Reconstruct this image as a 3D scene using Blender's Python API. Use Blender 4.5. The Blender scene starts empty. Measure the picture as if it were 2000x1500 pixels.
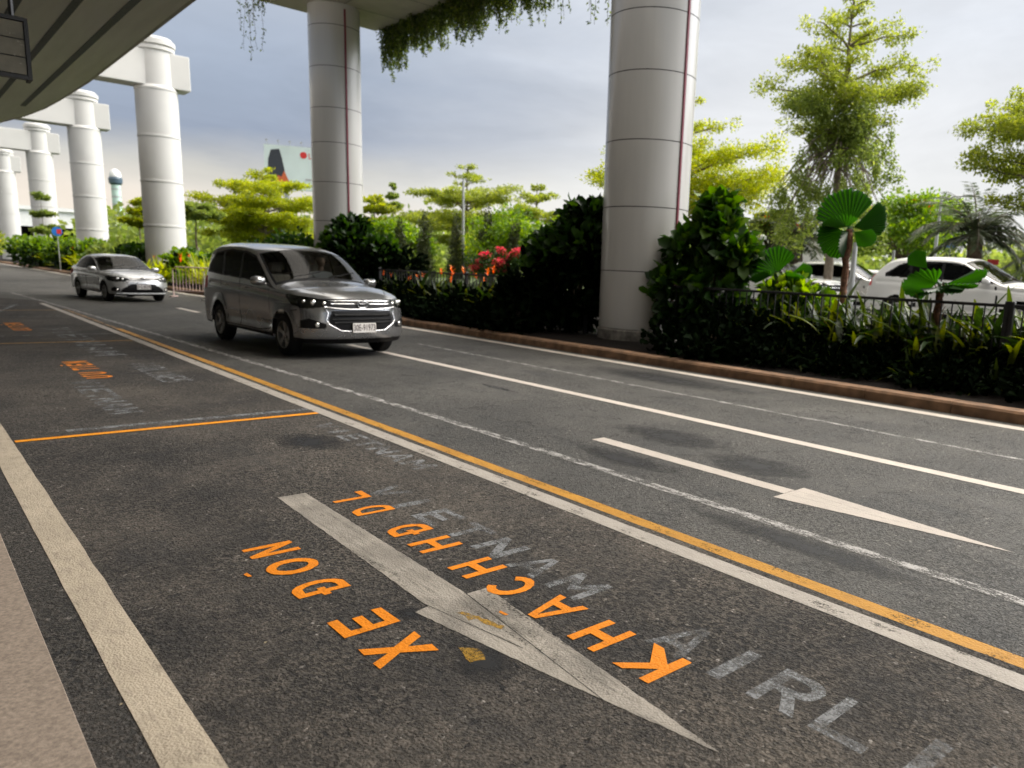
import bpy, math
import numpy as np
from mathutils import Vector, Matrix
from mathutils.geometry import tessellate_polygon
sc = bpy.context.scene
C = sc.collection
PI = math.pi
R = math.radians

# ------------------------------------------------------------------ camera, sky, sun, exposure
def rz(a): c, s = math.cos(a), math.sin(a); return np.array([[c, -s, 0], [s, c, 0], [0, 0, 1.]])
def rx(a): c, s = math.cos(a), math.sin(a); return np.array([[1, 0, 0], [0, c, -s], [0, s, c]])
def ry(a): c, s = math.cos(a), math.sin(a); return np.array([[c, 0, s], [0, 1, 0], [-s, 0, c]])
CR = rz(-.758138) @ rx(-.18965) @ ry(-.043095)
cd = bpy.data.cameras.new('camera'); cam = bpy.data.objects.new('camera', cd); C.objects.link(cam)
m = Matrix.Identity(4)
for i in range(3):
    m[i][0] = CR[i, 0]; m[i][1] = CR[i, 2]; m[i][2] = -CR[i, 1]
m[0][3], m[1][3], m[2][3] = 0, 0, 1.6
cam.matrix_world = m
cd.sensor_width = 36; cd.lens = 1487.9 / 2000 * 36
cd.shift_x = (1000 - 1185.4) / 2000; cd.shift_y = (816.6 - 750) / 2000
cd.clip_start = .05; cd.clip_end = 3000
cd.dof.use_dof = True; cd.dof.focus_distance = 4.0; cd.dof.aperture_fstop = 2.4
sc.camera = cam

SUN_EL, SUN_AZ = R(42), R(116)          # azimuth clockwise from +Y
w = bpy.data.worlds.new('World'); sc.world = w; w.use_nodes = True
nt = w.node_tree; N = nt.nodes; Lk = nt.links; N.clear()
def nd(tree, t, **kw):
    n = tree.nodes.new(t)
    for k, v in kw.items(): setattr(n, k, v)
    return n
def ramp(tree, stops, interp='LINEAR'):
    n = tree.nodes.new('ShaderNodeValToRGB'); e = n.color_ramp.elements; n.color_ramp.interpolation = interp
    e[0].position, e[0].color = stops[0][0], (*stops[0][1], 1)
    e[1].position, e[1].color = stops[1][0], (*stops[1][1], 1)
    for p, c in stops[2:]:
        x = e.new(p); x.color = (*c, 1)
    return n
out = nd(nt, 'ShaderNodeOutputWorld'); bg = nd(nt, 'ShaderNodeBackground'); bg.inputs[1].default_value = .1
sky = nd(nt, 'ShaderNodeTexSky'); sky.sky_type = 'NISHITA'; sky.sun_disc = False
sky.sun_elevation = SUN_EL; sky.sun_rotation = SUN_AZ
tc = nd(nt, 'ShaderNodeTexCoord'); sep = nd(nt, 'ShaderNodeSeparateXYZ'); Lk.new(tc.outputs['Generated'], sep.inputs[0])
nz = nd(nt, 'ShaderNodeTexNoise'); nz.inputs['Scale'].default_value = 2.2; nz.inputs['Detail'].default_value = 6; nz.inputs['Roughness'].default_value = .55
mp = nd(nt, 'ShaderNodeMapping'); mp.inputs['Scale'].default_value = (1, 1, 3.5); Lk.new(tc.outputs['Generated'], mp.inputs[0]); Lk.new(mp.outputs[0], nz.inputs[0])
def math_(tree, op, a, b=None, c=None, clamp=False):
    n = tree.nodes.new('ShaderNodeMath'); n.operation = op; n.use_clamp = clamp
    for i, v in enumerate((a, b, c)):
        if v is None: continue
        if isinstance(v, (int, float)): n.inputs[i].default_value = v
        else: tree.links.new(v, n.inputs[i])
    return n.outputs[0]
def mix_(tree, f, a, b, mode='MIX'):
    n = tree.nodes.new('ShaderNodeMix'); n.data_type = 'RGBA'; n.blend_type = mode
    for s, v in ((n.inputs[0], f), (n.inputs[6], a), (n.inputs[7], b)):
        if isinstance(v, (int, float)): s.default_value = v
        elif isinstance(v, tuple): s.default_value = (*v, 1) if len(v) == 3 else v
        else: tree.links.new(v, s)
    return n.outputs[2]
# elevation (z of the direction) jittered by noise, two vertical cloud profiles blended by azimuth
zj = math_(nt, 'ADD', sep.outputs[2], math_(nt, 'MULTIPLY', math_(nt, 'SUBTRACT', nz.outputs[0], .5), .09))
left = ramp(nt, [(0, (1., .89, .76)), (.052, (.96, .86, .75)), (.096, (.69, .67, .62)), (.118, (.46, .48, .52)), (.140, (.33, .38, .485)), (.19, (.375, .435, .545)), (.236, (.44, .505, .62)), (.34, (.55, .60, .69)), (.5, (.80, .80, .82)), (.8, (1., .93, .82))])
right = ramp(nt, [(0, (.98, .96, .92)), (.09, (.95, .95, .94)), (.18, (.87, .88, .90)), (.29, (.80, .83, .88)), (.6, (.98, .95, .90)), (.9, (1., .93, .82))])
Lk.new(zj, left.inputs[0]); Lk.new(zj, right.inputs[0])
azf = nd(nt, 'ShaderNodeMapRange'); azf.interpolation_type = 'SMOOTHSTEP'
azf.inputs[1].default_value = .32; azf.inputs[2].default_value = .80
Lk.new(math_(nt, 'ADD', sep.outputs[0], math_(nt, 'MULTIPLY', math_(nt, 'SUBTRACT', nz.outputs[0], .5), .35)), azf.inputs[0])
cl = mix_(nt, azf.outputs[0], left.outputs[0], right.outputs[0])
nz2 = nd(nt, 'ShaderNodeTexNoise'); nz2.inputs['Scale'].default_value = 4.5; nz2.inputs['Detail'].default_value = 7; nz2.inputs['Roughness'].default_value = .6; nz2.inputs['Distortion'].default_value = .6
Lk.new(mp.outputs[0], nz2.inputs[0]); cf = nd(nt, 'ShaderNodeMapRange'); cf.inputs[1].default_value = .3; cf.inputs[2].default_value = .7; cf.inputs[3].default_value = .92; cf.inputs[4].default_value = 1.08
Lk.new(nz2.outputs[0], cf.inputs[0]); cs = nd(nt, 'ShaderNodeVectorMath'); cs.operation = 'SCALE'; Lk.new(cl, cs.inputs[0]); Lk.new(cf.outputs[0], cs.inputs[3]); cl = cs.outputs[0]
# the overcast is brighter overhead than near the horizon
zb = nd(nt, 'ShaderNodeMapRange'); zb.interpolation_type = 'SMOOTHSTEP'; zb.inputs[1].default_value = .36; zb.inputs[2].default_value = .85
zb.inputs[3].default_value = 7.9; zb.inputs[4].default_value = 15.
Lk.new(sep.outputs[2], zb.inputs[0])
# broad glow of the sun behind thin cloud, behind the camera to the right
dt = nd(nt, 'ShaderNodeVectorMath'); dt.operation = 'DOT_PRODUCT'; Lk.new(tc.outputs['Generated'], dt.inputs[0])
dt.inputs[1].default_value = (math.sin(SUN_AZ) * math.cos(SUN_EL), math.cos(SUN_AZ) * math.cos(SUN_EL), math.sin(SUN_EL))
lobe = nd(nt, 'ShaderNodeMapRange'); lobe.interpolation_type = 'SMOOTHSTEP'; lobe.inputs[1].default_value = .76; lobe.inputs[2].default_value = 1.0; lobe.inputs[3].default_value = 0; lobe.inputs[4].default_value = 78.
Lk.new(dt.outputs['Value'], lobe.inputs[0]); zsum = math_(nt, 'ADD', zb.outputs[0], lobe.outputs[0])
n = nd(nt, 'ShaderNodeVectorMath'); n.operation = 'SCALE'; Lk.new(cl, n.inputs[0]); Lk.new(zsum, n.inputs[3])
fin = mix_(nt, .06, n.outputs[0], sky.outputs[0])
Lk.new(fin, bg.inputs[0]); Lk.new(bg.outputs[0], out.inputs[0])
sl = bpy.data.lights.new('sun', 'SUN'); sl.energy = 1.05; sl.angle = R(16); sl.color = (1, .94, .84)
so = bpy.data.objects.new('sun', sl); C.objects.link(so)
sd = Vector((math.sin(SUN_AZ) * math.cos(SUN_EL), math.cos(SUN_AZ) * math.cos(SUN_EL), math.sin(SUN_EL)))
so.rotation_euler = sd.to_track_quat('Z', 'Y').to_euler(); so.location = (20, 0, 30)
vs = sc.view_settings; vs.view_transform = 'Standard'; vs.look = 'None'; vs.gamma = 1; vs.use_curve_mapping = False; vs.exposure = .35
sc.render.engine = 'CYCLES'; sc.cycles.use_denoising = True
sc.cycles.max_bounces = 8; sc.cycles.transparent_max_bounces = 16; sc.cycles.caustics_reflective = False; sc.cycles.caustics_refractive = False
sc.cycles.sample_clamp_indirect = 6

# ------------------------------------------------------------------ helpers
class MB:
    def __init__(s): s.v = []; s.f = []; s.mi = []
    def add(s, vs, fs, mi=0):
        o = len(s.v); s.v += [tuple(map(float, p)) for p in vs]; s.f += [tuple(i + o for i in f) for f in fs]; s.mi += [mi] * len(fs); return s
    def box(s, x0, x1, y0, y1, z0, z1, mi=0, b=0.0):
        if b <= 0:
            p = [(x0, y0, z0), (x1, y0, z0), (x1, y1, z0), (x0, y1, z0), (x0, y0, z1), (x1, y0, z1), (x1, y1, z1), (x0, y1, z1)]
            return s.add(p, [(0, 3, 2, 1), (4, 5, 6, 7), (0, 1, 5, 4), (1, 2, 6, 5), (2, 3, 7, 6), (3, 0, 4, 7)], mi)
        def ring(z, i): return [(x0 + i, y0, z), (x1 - i, y0, z), (x1, y0 + i, z), (x1, y1 - i, z), (x1 - i, y1, z), (x0 + i, y1, z), (x0, y1 - i, z), (x0, y0 + i, z)]
        def inner(z): return [(x0 + b, y0 + b * .5, z), (x1 - b, y0 + b * .5, z), (x1 - b * .5, y0 + b, z), (x1 - b * .5, y1 - b, z), (x1 - b, y1 - b * .5, z), (x0 + b, y1 - b * .5, z), (x0 + b * .5, y1 - b, z), (x0 + b * .5, y0 + b, z)]
        p = inner(z0) + ring(z0 + b, b) + ring(z1 - b, b) + inner(z1)
        f = [tuple(range(7, -1, -1)), tuple(range(24, 32))]
        for k in range(3):
            for i in range(8):
                j = (i + 1) % 8; f.append((k * 8 + i, k * 8 + j, k * 8 + 8 + j, k * 8 + 8 + i))
        return s.add(p, f, mi)
    def tube(s, pts, rad, n=8, mi=0, caps=True):
        pts = [Vector(p) for p in pts]
        if isinstance(rad, (int, float)): rad = [rad] * len(pts)
        v = []; f = []
        for i, p in enumerate(pts):
            d = (pts[min(i + 1, len(pts) - 1)] - pts[max(i - 1, 0)]).normalized()
            a = Vector((0, 0, 1)) if abs(d.z) < .9 else Vector((1, 0, 0))
            u = d.cross(a).normalized(); q = d.cross(u)
            for k in range(n):
                t = 2 * PI * k / n; v.append(p + (u * math.cos(t) + q * math.sin(t)) * rad[i])
        for i in range(len(pts) - 1):
            for k in range(n):
                j = (k + 1) % n; f.append((i * n + k, i * n + j, i * n + n + j, i * n + n + k))
        if caps: f += [tuple(range(n)), tuple(range(len(pts) * n - 1, (len(pts) - 1) * n - 1, -1))]
        return s.add(v, f, mi)
    def lathe(s, prof, n=48, c=(0, 0, 0), axis='Z', mi=0, caps=True):
        v = []; f = []
        for r, h in prof:
            for k in range(n):
                t = 2 * PI * k / n; a, b = r * math.cos(t), r * math.sin(t)
                v.append({'Z': (c[0] + a, c[1] + b, c[2] + h), 'Y': (c[0] + a, c[1] + h, c[2] + b), 'X': (c[0] + h, c[1] + a, c[2] + b)}[axis])
        for i in range(len(prof) - 1):
            for k in range(n):
                j = (k + 1) % n; f.append((i * n + k, i * n + j, i * n + n + j, i * n + n + k))
        if caps: f += [tuple(range(n - 1, -1, -1)), tuple(range((len(prof) - 1) * n, len(prof) * n))]
        return s.add(v, f, mi)
    def poly(s, outline, holes=(), z=0, mi=0):
        loops = [[Vector((x, y, 0)) for x, y in o] for o in (outline, *holes)]
        tri = tessellate_polygon(loops); flat = [p for l in loops for p in l]
        fs = []
        for a, b, c in tri:
            A, B, D = flat[a], flat[b], flat[c]
            fs.append((a, b, c) if (B - A).cross(D - A).z > 0 else (a, c, b))
        return s.add([(p.x, p.y, z) for p in flat], fs, mi)
    def build(s, name, mat, parent=None, smooth=False, loc=None):
        me = bpy.data.meshes.new(name); me.from_pydata(s.v, [], s.f)
        for mm in (mat if isinstance(mat, (list, tuple)) else [mat]): me.materials.append(mm)
        if any(s.mi): me.polygons.foreach_set('material_index', s.mi)
        if smooth: me.polygons.foreach_set('use_smooth', [True] * len(s.f))
        me.update(); return link(name, me, parent, loc)
def link(name, me, parent=None, loc=None):
    o = bpy.data.objects.new(name, me); C.objects.link(o)
    if parent: o.parent = parent
    if loc is not None: o.location = loc
    return o
def npmesh(name, V, F, mat, parent=None, smooth=False, mi=None):
    me = bpy.data.meshes.new(name); V = np.asarray(V, dtype=np.float32); k = F.shape[1]
    me.vertices.add(len(V)); me.vertices.foreach_set('co', V.ravel())
    me.loops.add(F.size); me.loops.foreach_set('vertex_index', F.ravel().astype(np.int32))
    me.polygons.add(len(F)); me.polygons.foreach_set('loop_start', np.arange(0, F.size, k, dtype=np.int32))
    if smooth: me.polygons.foreach_set('use_smooth', np.ones(len(F), bool))
    for mm in (mat if isinstance(mat, (list, tuple)) else [mat]): me.materials.append(mm)
    if mi is not None: me.polygons.foreach_set('material_index', mi.astype(np.int32))
    me.update(calc_edges=True); return link(name, me, parent)
def auto_smooth(o, ang=35):
    me = o.data; me.polygons.foreach_set('use_smooth', [True] * len(me.polygons))
    me.set_sharp_from_angle(angle=R(ang)); return o
def tag(o, label=None, cat=None, group=None, kind=None):
    if label: o['label'] = label
    if cat: o['category'] = cat
    if group: o['group'] = group
    if kind: o['kind'] = kind
    return o
def thing(name, label, cat, loc=(0, 0, 0), rotz=0, group=None):
    o = bpy.data.objects.new(name, None); C.objects.link(o); o.location = loc; o.rotation_euler = (0, 0, rotz); o.empty_display_size = .2
    return tag(o, label, cat, group)
def copy_tree(o, parent=None, loc=None, rotz=None, scale=None, label=None, group=None):
    c = o.copy(); C.objects.link(c); c.parent = parent
    if loc is not None: c.location = loc
    if rotz is not None: c.rotation_euler = (0, 0, rotz)
    if scale is not None: c.scale = (scale,) * 3
    if label: c['label'] = label
    if group: c['group'] = group
    for ch in list(o.children): copy_tree(ch, c)
    return c

# ------------------------------------------------------------------ materials
def base_mat(name):
    mt = bpy.data.materials.new(name); mt.use_nodes = True; t = mt.node_tree
    return mt, t, t.nodes['Principled BSDF'], t.nodes['Material Output']
def coords(t, kind='Object', scale=(1, 1, 1)):
    tc = t.nodes.new('ShaderNodeTexCoord'); mp = t.nodes.new('ShaderNodeMapping'); mp.inputs['Scale'].default_value = scale
    t.links.new(tc.outputs[kind], mp.inputs[0]); return mp.outputs[0]
def noise(t, co, scale, detail=4, rough=.55, off=None):
    n = t.nodes.new('ShaderNodeTexNoise'); n.inputs['Scale'].default_value = scale; n.inputs['Detail'].default_value = detail; n.inputs['Roughness'].default_value = rough
    t.links.new(co, n.inputs['Vector']); return n.outputs[0]
def rng_(t, v, a, b, c=0., d=1.):
    n = t.nodes.new('ShaderNodeMapRange'); t.links.new(v, n.inputs[0])
    for i, x in enumerate((a, b, c, d)): n.inputs[i + 1].default_value = x
    return n.outputs[0]
def bump(t, bsdf, h, strength, dist=.01, prev=None):
    b = t.nodes.new('ShaderNodeBump'); b.inputs['Strength'].default_value = strength; b.inputs['Distance'].default_value = dist
    t.links.new(h, b.inputs['Height'])
    if prev is not None: t.links.new(prev, b.inputs['Normal'])
    t.links.new(b.outputs[0], bsdf.inputs['Normal']); return b.outputs[0]
def plain(name, col, rough=.5, metal=0, var=.12, scale=3, bmp=0, bscale=40, spec=.5, coat=0):
    mt, t, b, o = base_mat(name); co = coords(t)
    f = noise(t, co, scale, 5)
    dk = tuple(c * (1 - var) for c in col); lt = tuple(min(1, c * (1 + var)) for c in col)
    t.links.new(mix_(t, rng_(t, f, .3, .7), dk, lt), b.inputs['Base Color'])
    b.inputs['Metallic'].default_value = metal; b.inputs['Specular IOR Level'].default_value = spec; b.inputs['Coat Weight'].default_value = coat
    t.links.new(rng_(t, noise(t, co, scale * 4, 3), .3, .7, max(.02, rough * .85), min(1, rough * 1.15)), b.inputs['Roughness'])
    if bmp: bump(t, b, noise(t, co, bscale, 4), bmp, .004)
    return mt
def asphalt(name, lo, hi, tint, grain, pits, roughv=.85, crackle=.5, spec=.5, fines=.5, tears=.5):
    mt, t, b, o = base_mat(name); co = coords(t)
    big = noise(t, co, .55, 5, .6); mid = noise(t, co, 4.5, 6, .65)
    col = mix_(t, rng_(t, big, .35, .68), lo, hi)
    col = mix_(t, math_(t, 'MULTIPLY', rng_(t, mid, .42, .72), .35), col, tint)
    vo = t.nodes.new('ShaderNodeTexVoronoi'); vo.inputs['Scale'].default_value = 70; t.links.new(co, vo.inputs['Vector'])
    sp = t.nodes.new('ShaderNodeSeparateColor'); t.links.new(vo.outputs['Color'], sp.inputs[0])
    stone = rng_(t, sp.outputs[0], 0, 1, 1 - grain, 1 + grain)
    vm = t.nodes.new('ShaderNodeVectorMath'); vm.operation = 'SCALE'; t.links.new(col, vm.inputs[0]); t.links.new(stone, vm.inputs[3])
    col = vm.outputs[0]
    # pale chips of stone and grit
    chip = math_(t, 'MULTIPLY', rng_(t, sp.outputs[1], .985, .99), rng_(t, mid, .45, .55))
    col = mix_(t, math_(t, 'MULTIPLY', chip, .55), col, (.34, .31, .28))
    # small open pits and torn cracks, drawn out a little along the lane
    co2 = coords(t, 'Object', (1.0, .6, 1)); pn = noise(t, co2, 30, 5, .7); pf = noise(t, coords(t, 'Object', (1, .7, 1)), 44, 4, .62)
    mask = rng_(t, noise(t, co, 1.3, 4, .6), .38, .62)
    pit = math_(t, 'MULTIPLY', rng_(t, pn, .575, .63), mask)
    pit = math_(t, 'MULTIPLY', pit, pits)
    fine = math_(t, 'MULTIPLY', rng_(t, pf, .525, .57), rng_(t, noise(t, co, .8, 4, .6), .40, .58, .25, 1.))
    pit = math_(t, 'MAXIMUM', pit, math_(t, 'MULTIPLY', fine, fines))
    dn = t.nodes.new('ShaderNodeTexNoise'); dn.inputs['Scale'].default_value = 2.4; dn.inputs['Detail'].default_value = 7; dn.inputs['Roughness'].default_value = .7; t.links.new(co, dn.inputs['Vector'])
    crack = rng_(t, math_(t, 'ABSOLUTE', math_(t, 'SUBTRACT', dn.outputs[0], .52)), .0, .011, 1, 0)
    crack = math_(t, 'MULTIPLY', math_(t, 'MULTIPLY', crack, rng_(t, noise(t, co, 3.1, 3), .50, .58)), crackle)
    tn = noise(t, coords(t, 'Object', (1., .33, 1)), 24, 4, .65); tear = math_(t, 'MULTIPLY', rng_(t, tn, .61, .645), rng_(t, noise(t, co, 1.9, 4, .6), .46, .58)); tear = math_(t, 'MULTIPLY', tear, tears)
    tn2 = noise(t, coords(t, 'Object', (.45, 1., 1)), 17, 4, .65); tear2 = math_(t, 'MULTIPLY', math_(t, 'MULTIPLY', rng_(t, tn2, .63, .665), rng_(t, noise(t, co, 2.3, 4, .6), .50, .60)), tears)
    dark = math_(t, 'MAXIMUM', math_(t, 'MAXIMUM', pit, crack), math_(t, 'MAXIMUM', tear, tear2))
    col = mix_(t, math_(t, 'MULTIPLY', dark, .95), col, (.004, .004, .004))
    # oil and tyre stains
    st = rng_(t, noise(t, coords(t, 'Object', (1.4, .6, 1)), 1.15, 3, .5), .60, .72)
    col = mix_(t, math_(t, 'MULTIPLY', st, .45), col, (.016, .017, .019))
    t.links.new(col, b.inputs['Base Color'])
    b.inputs['Specular IOR Level'].default_value = spec
    t.links.new(rng_(t, mid, .3, .7, roughv - .12, roughv + .05), b.inputs['Roughness'])
    g = t.nodes.new('ShaderNodeTexNoise'); g.inputs['Scale'].default_value = 85; g.inputs['Detail'].default_value = 3; t.links.new(co, g.inputs['Vector'])
    hgt = math_(t, 'SUBTRACT', math_(t, 'ADD', math_(t, 'MULTIPLY', vo.outputs['Distance'], -.6), g.outputs[0]), math_(t, 'MULTIPLY', dark, 1.6))
    bump(t, b, hgt, 1., .009)
    return mt
def paint(name, col, worn, wear_lo=.5, wear_hi=.62, rough=.6, alpha_wear=True, wscale=9, stretch=(1, .35, 1), bmp=.8, dirt=.35, opac=1.):
    """road paint: worn through to the asphalt (transparent) in patches, dirty, following the grain underneath"""
    mt, t, b, o = base_mat(name); co = coords(t)
    c = mix_(t, math_(t, 'MULTIPLY', rng_(t, noise(t, co, 2.2, 5, .6), .4, .7), dirt), col, worn)
    c = mix_(t, math_(t, 'MULTIPLY', rng_(t, noise(t, coords(t, 'Object', stretch), 26, 6, .75), .5, .7), dirt), c, tuple(x * .35 for x in col))
    t.links.new(c, b.inputs['Base Color']); b.inputs['Roughness'].default_value = rough; b.inputs['Specular IOR Level'].default_value = .3
    vo = t.nodes.new('ShaderNodeTexVoronoi'); vo.inputs['Scale'].default_value = 95; t.links.new(co, vo.inputs['Vector'])
    bump(t, b, math_(t, 'ADD', math_(t, 'MULTIPLY', vo.outputs['Distance'], -.5), noise(t, co, 70, 4)), bmp, .005)
    if alpha_wear:
        w1 = noise(t, coords(t, 'Object', stretch), wscale, 8, .72); w2 = noise(t, co, 75, 4, .7)
        a = rng_(t, math_(t, 'ADD', math_(t, 'MULTIPLY', w1, .6), math_(t, 'MULTIPLY', w2, .4)), wear_lo, wear_hi, 1, 0)
        if opac < 1: a = math_(t, 'MULTIPLY', a, opac)
        t.links.new(a, b.inputs['Alpha'])
    return mt
def leafmat(name, c1, c2, c3=None, rough=.45, trans=.35, spec=.4, tcol=None):
    mt, t, b, o = base_mat(name)
    geo = t.nodes.new('ShaderNodeNewGeometry')
    r = ramp(t, [(0, c1), (.55, c2), (1, c3 or c2)]); t.links.new(geo.outputs['Random Per Island'], r.inputs[0])
    co = coords(t); col = mix_(t, math_(t, 'MULTIPLY', rng_(t, noise(t, co, .9, 3), .35, .65), .5), r.outputs[0], c1)
    t.links.new(col, b.inputs['Base Color']); b.inputs['Roughness'].default_value = rough; b.inputs['Specular IOR Level'].default_value = spec
    tr = t.nodes.new('ShaderNodeBsdfTranslucent')
    hs = t.nodes.new('ShaderNodeHueSaturation'); hs.inputs['Hue'].default_value = .485; hs.inputs['Saturation'].default_value = 1.15; hs.inputs['Value'].default_value = 2.2
    t.links.new(col, hs.inputs['Color']); t.links.new(hs.outputs[0], tr.inputs[0])
    ms = t.nodes.new('ShaderNodeMixShader'); ms.inputs[0].default_value = trans
    t.links.new(b.outputs[0], ms.inputs[1]); t.links.new(tr.outputs[0], ms.inputs[2]); t.links.new(ms.outputs[0], o.inputs[0])
    return mt
def glassmat(name, tint, alpha, rough=.03, ior=1.33):
    mt, t, b, o = base_mat(name)
    b.inputs['Base Color'].default_value = (*tint, 1); b.inputs['Roughness'].default_value = rough; b.inputs['Specular IOR Level'].default_value = .8
    tb = t.nodes.new('ShaderNodeBsdfTransparent'); tb.inputs[0].default_value = (*[min(1, x) for x in (alpha * .95, alpha, alpha * .97)], 1)
    gl = t.nodes.new('ShaderNodeBsdfGlossy'); gl.inputs['Roughness'].default_value = rough
    fr = t.nodes.new('ShaderNodeFresnel'); fr.inputs[0].default_value = ior
    n = noise(t, coords(t), 3, 2); 
    ms = t.nodes.new('ShaderNodeMixShader')
    t.links.new(math_(t, 'MULTIPLY', fr.outputs[0], rng_(t, n, 0, 1, 1.0, 1.2), clamp=True), ms.inputs[0]); t.links.new(tb.outputs[0], ms.inputs[1]); t.links.new(gl.outputs[0], ms.inputs[2])
    t.links.new(ms.outputs[0], o.inputs[0]); return mt

M = {}
M['bay'] = asphalt('bay_asphalt', (.024, .021, .019), (.090, .076, .061), (.14, .118, .096), .42, 1., 1., fines=.85, tears=1.)
M['road'] = asphalt('road_asphalt', (.038, .036, .033), (.078, .073, .065), (.112, .105, .093), .30, .6, .78, .7, fines=.6)
M['edge_strip'] = asphalt('gutter_asphalt', (.030, .027, .023), (.055, .048, .041), (.07, .06, .05), .5, 1.0, .85, fines=1.)
M['granite'] = plain('walkway_stone', (.27, .215, .17), .6, var=.35, scale=70, bmp=.25, bscale=160)
M['white_line'] = paint('white_line_paint', (.36, .325, .285), (.24, .215, .185), .53, .65)
M['white_lane'] = paint('white_lane_paint', (.52, .465, .41), (.37, .33, .29), .59, .72)
M['near_line'] = paint('thick_white_paint', (.45, .38, .29), (.28, .235, .175), .61, .71, dirt=.55)
M['faint_line'] = paint('faded_line_paint', (.36, .345, .33), (.26, .25, .23), .44, .56, wscale=14)
M['orange'] = paint('orange_paint', (.70, .215, .004), (.50, .145, .006), .57, .68, dirt=.4, wscale=24)
M['divider'] = paint('divider_paint', (.80, .30, .006), (.60, .22, .01), .58, .69, dirt=.3, wscale=20)
M['orange_line'] = paint('amber_line_paint', (.44, .215, .025), (.28, .13, .02), .53, .66, dirt=.55)
M['arrow'] = paint('arrow_paint', (.33, .295, .25), (.12, .108, .093), .55, .66, stretch=(1, .10, 1), dirt=.95)
M['arrow2'] = paint('arrow_tape', (.44, .39, .345), (.30, .27, .235), .64, .74)
M['ghost'] = paint('scrubbed_paint', (.23, .235, .24), (.17, .17, .175), .425, .605, wscale=6, opac=.85)
M['kerb'] = plain('kerb_stone', (.20, .115, .065), .85, var=.45, scale=5, bmp=.5, bscale=40)
M['soil'] = plain('shade_dark_soil', (.008, .006, .005), .95, var=.5, scale=8, bmp=.8, bscale=30, spec=.15)  # near black: the shade of the planting bed is put into the soil colour
M['ground'] = plain('ground_grass', (.06, .085, .03), .9, var=.35, scale=.5, spec=.2)
M['carpark'] = plain('car_park_asphalt', (.10, .10, .098), .85, var=.2, scale=.7, bmp=.3, bscale=60)
M['black'] = plain('black_plastic', (.008, .008, .009), .5, var=.3, spec=.22)
M['black_metal'] = plain('black_painted_metal', (.012, .012, .014), .4, metal=0, var=.3)
M['chrome'] = plain('chrome', (.62, .62, .63), .22, metal=1, var=.05)
M['rubber'] = plain('tyre_rubber', (.014, .014, .014), .8, var=.3, scale=12, spec=.25)
M['steel'] = plain('galvanised_steel', (.45, .46, .47), .4, metal=.6, var=.12)
M['lamp'] = plain('lamp_reflector', (.75, .74, .70), .12, metal=.9, var=.1)
M['glass'] = glassmat('tinted_glass', (.02, .025, .025), .42)
M['dark_glass'] = glassmat('dark_tinted_glass', (.01, .01, .01), .04, ior=1.12)
M['lens'] = glassmat('lamp_lens', (.3, .3, .3), .85)
M['column'] = None
def paintcar(name, col, metal=.65, rough=.26):
    mt, t, b, o = base_mat(name); co = coords(t)
    f = noise(t, co, 900, 1); g_ = noise(t, co, 2.5, 4)
    c = mix_(t, rng_(t, f, .3, .7), tuple(x * .86 for x in col), tuple(min(1, x * 1.1) for x in col))
    geo = t.nodes.new('ShaderNodeSeparateXYZ'); t.links.new(co, geo.inputs[0])
    dirt = math_(t, 'MULTIPLY', rng_(t, geo.outputs[2], .25, .75, 1, 0), rng_(t, g_, .35, .65))
    c = mix_(t, math_(t, 'MULTIPLY', dirt, .3), c, (.16, .14, .12))
    t.links.new(c, b.inputs['Base Color']); b.inputs['Metallic'].default_value = metal
    t.links.new(rng_(t, dirt, 0, 1, rough, .6), b.inputs['Roughness']); b.inputs['Coat Weight'].default_value = .6; b.inputs['Coat Roughness'].default_value = .06
    return mt
M['silver'] = paintcar('silver_metallic_paint', (.43, .435, .445), .85, .2)
M['silver2'] = paintcar('bright_silver_paint', (.78, .79, .80))
M['white_car'] = paintcar('white_car_paint', (.78, .78, .77), 0, .3)
M['cream'] = plain('seat_fabric', (.42, .36, .30), .9, var=.1)
M['skin'] = plain('skin', (.50, .33, .24), .6, var=.06)
M['hair'] = plain('grey_hair', (.16, .15, .14), .8, var=.3, scale=20)
M['shirt'] = plain('pale_shirt', (.42, .42, .44), .9, var=.1)
M['plate'] = plain('plate_white', (.72, .69, .66), .5, var=.05)
M['ink'] = plain('plate_ink', (.05, .03, .03), .6)
M['red'] = plain('red_plastic', (.62, .03, .03), .5)
M['blue'] = plain('blue_sign_paint', (.02, .17, .55), .5)
M['white'] = plain('white_paint', (.72, .73, .74), .55, var=.08, scale=1)
M['bark'] = plain('bark', (.13, .095, .065), .95, var=.4, scale=9, bmp=1, bscale=18)
M['palebark'] = plain('pale_bark', (.20, .165, .13), .95, var=.35, scale=7, bmp=1, bscale=18)
M['stem'] = plain('brown_fibre_stem', (.13, .06, .032), .95, var=.6, scale=22, bmp=1, bscale=30)
# foliage
M['lf_yellow'] = leafmat('yellow_green_leaves', (.15, .20, .014), (.28, .33, .022), (.40, .41, .035), trans=.52)
M['lf_mid'] = leafmat('mid_green_leaves', (.10, .145, .035), (.17, .23, .055), (.26, .31, .08), trans=.52)
M['lf_tier'] = leafmat('tiered_tree_leaves', (.13, .175, .03), (.22, .27, .045), (.33, .36, .07), trans=.52)
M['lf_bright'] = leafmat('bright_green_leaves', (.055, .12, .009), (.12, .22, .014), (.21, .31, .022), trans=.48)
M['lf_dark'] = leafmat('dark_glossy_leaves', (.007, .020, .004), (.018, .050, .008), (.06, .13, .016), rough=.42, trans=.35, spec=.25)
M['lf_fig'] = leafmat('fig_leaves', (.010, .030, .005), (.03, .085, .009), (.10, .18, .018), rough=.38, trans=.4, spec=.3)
M['lf_black'] = leafmat('shade_dark_leaves', (.0015, .004, .001), (.0025, .006, .002), (.005, .011, .003), rough=.8, trans=.05, spec=.02)  # deep shade under the planting painted into the leaf colour
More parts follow.
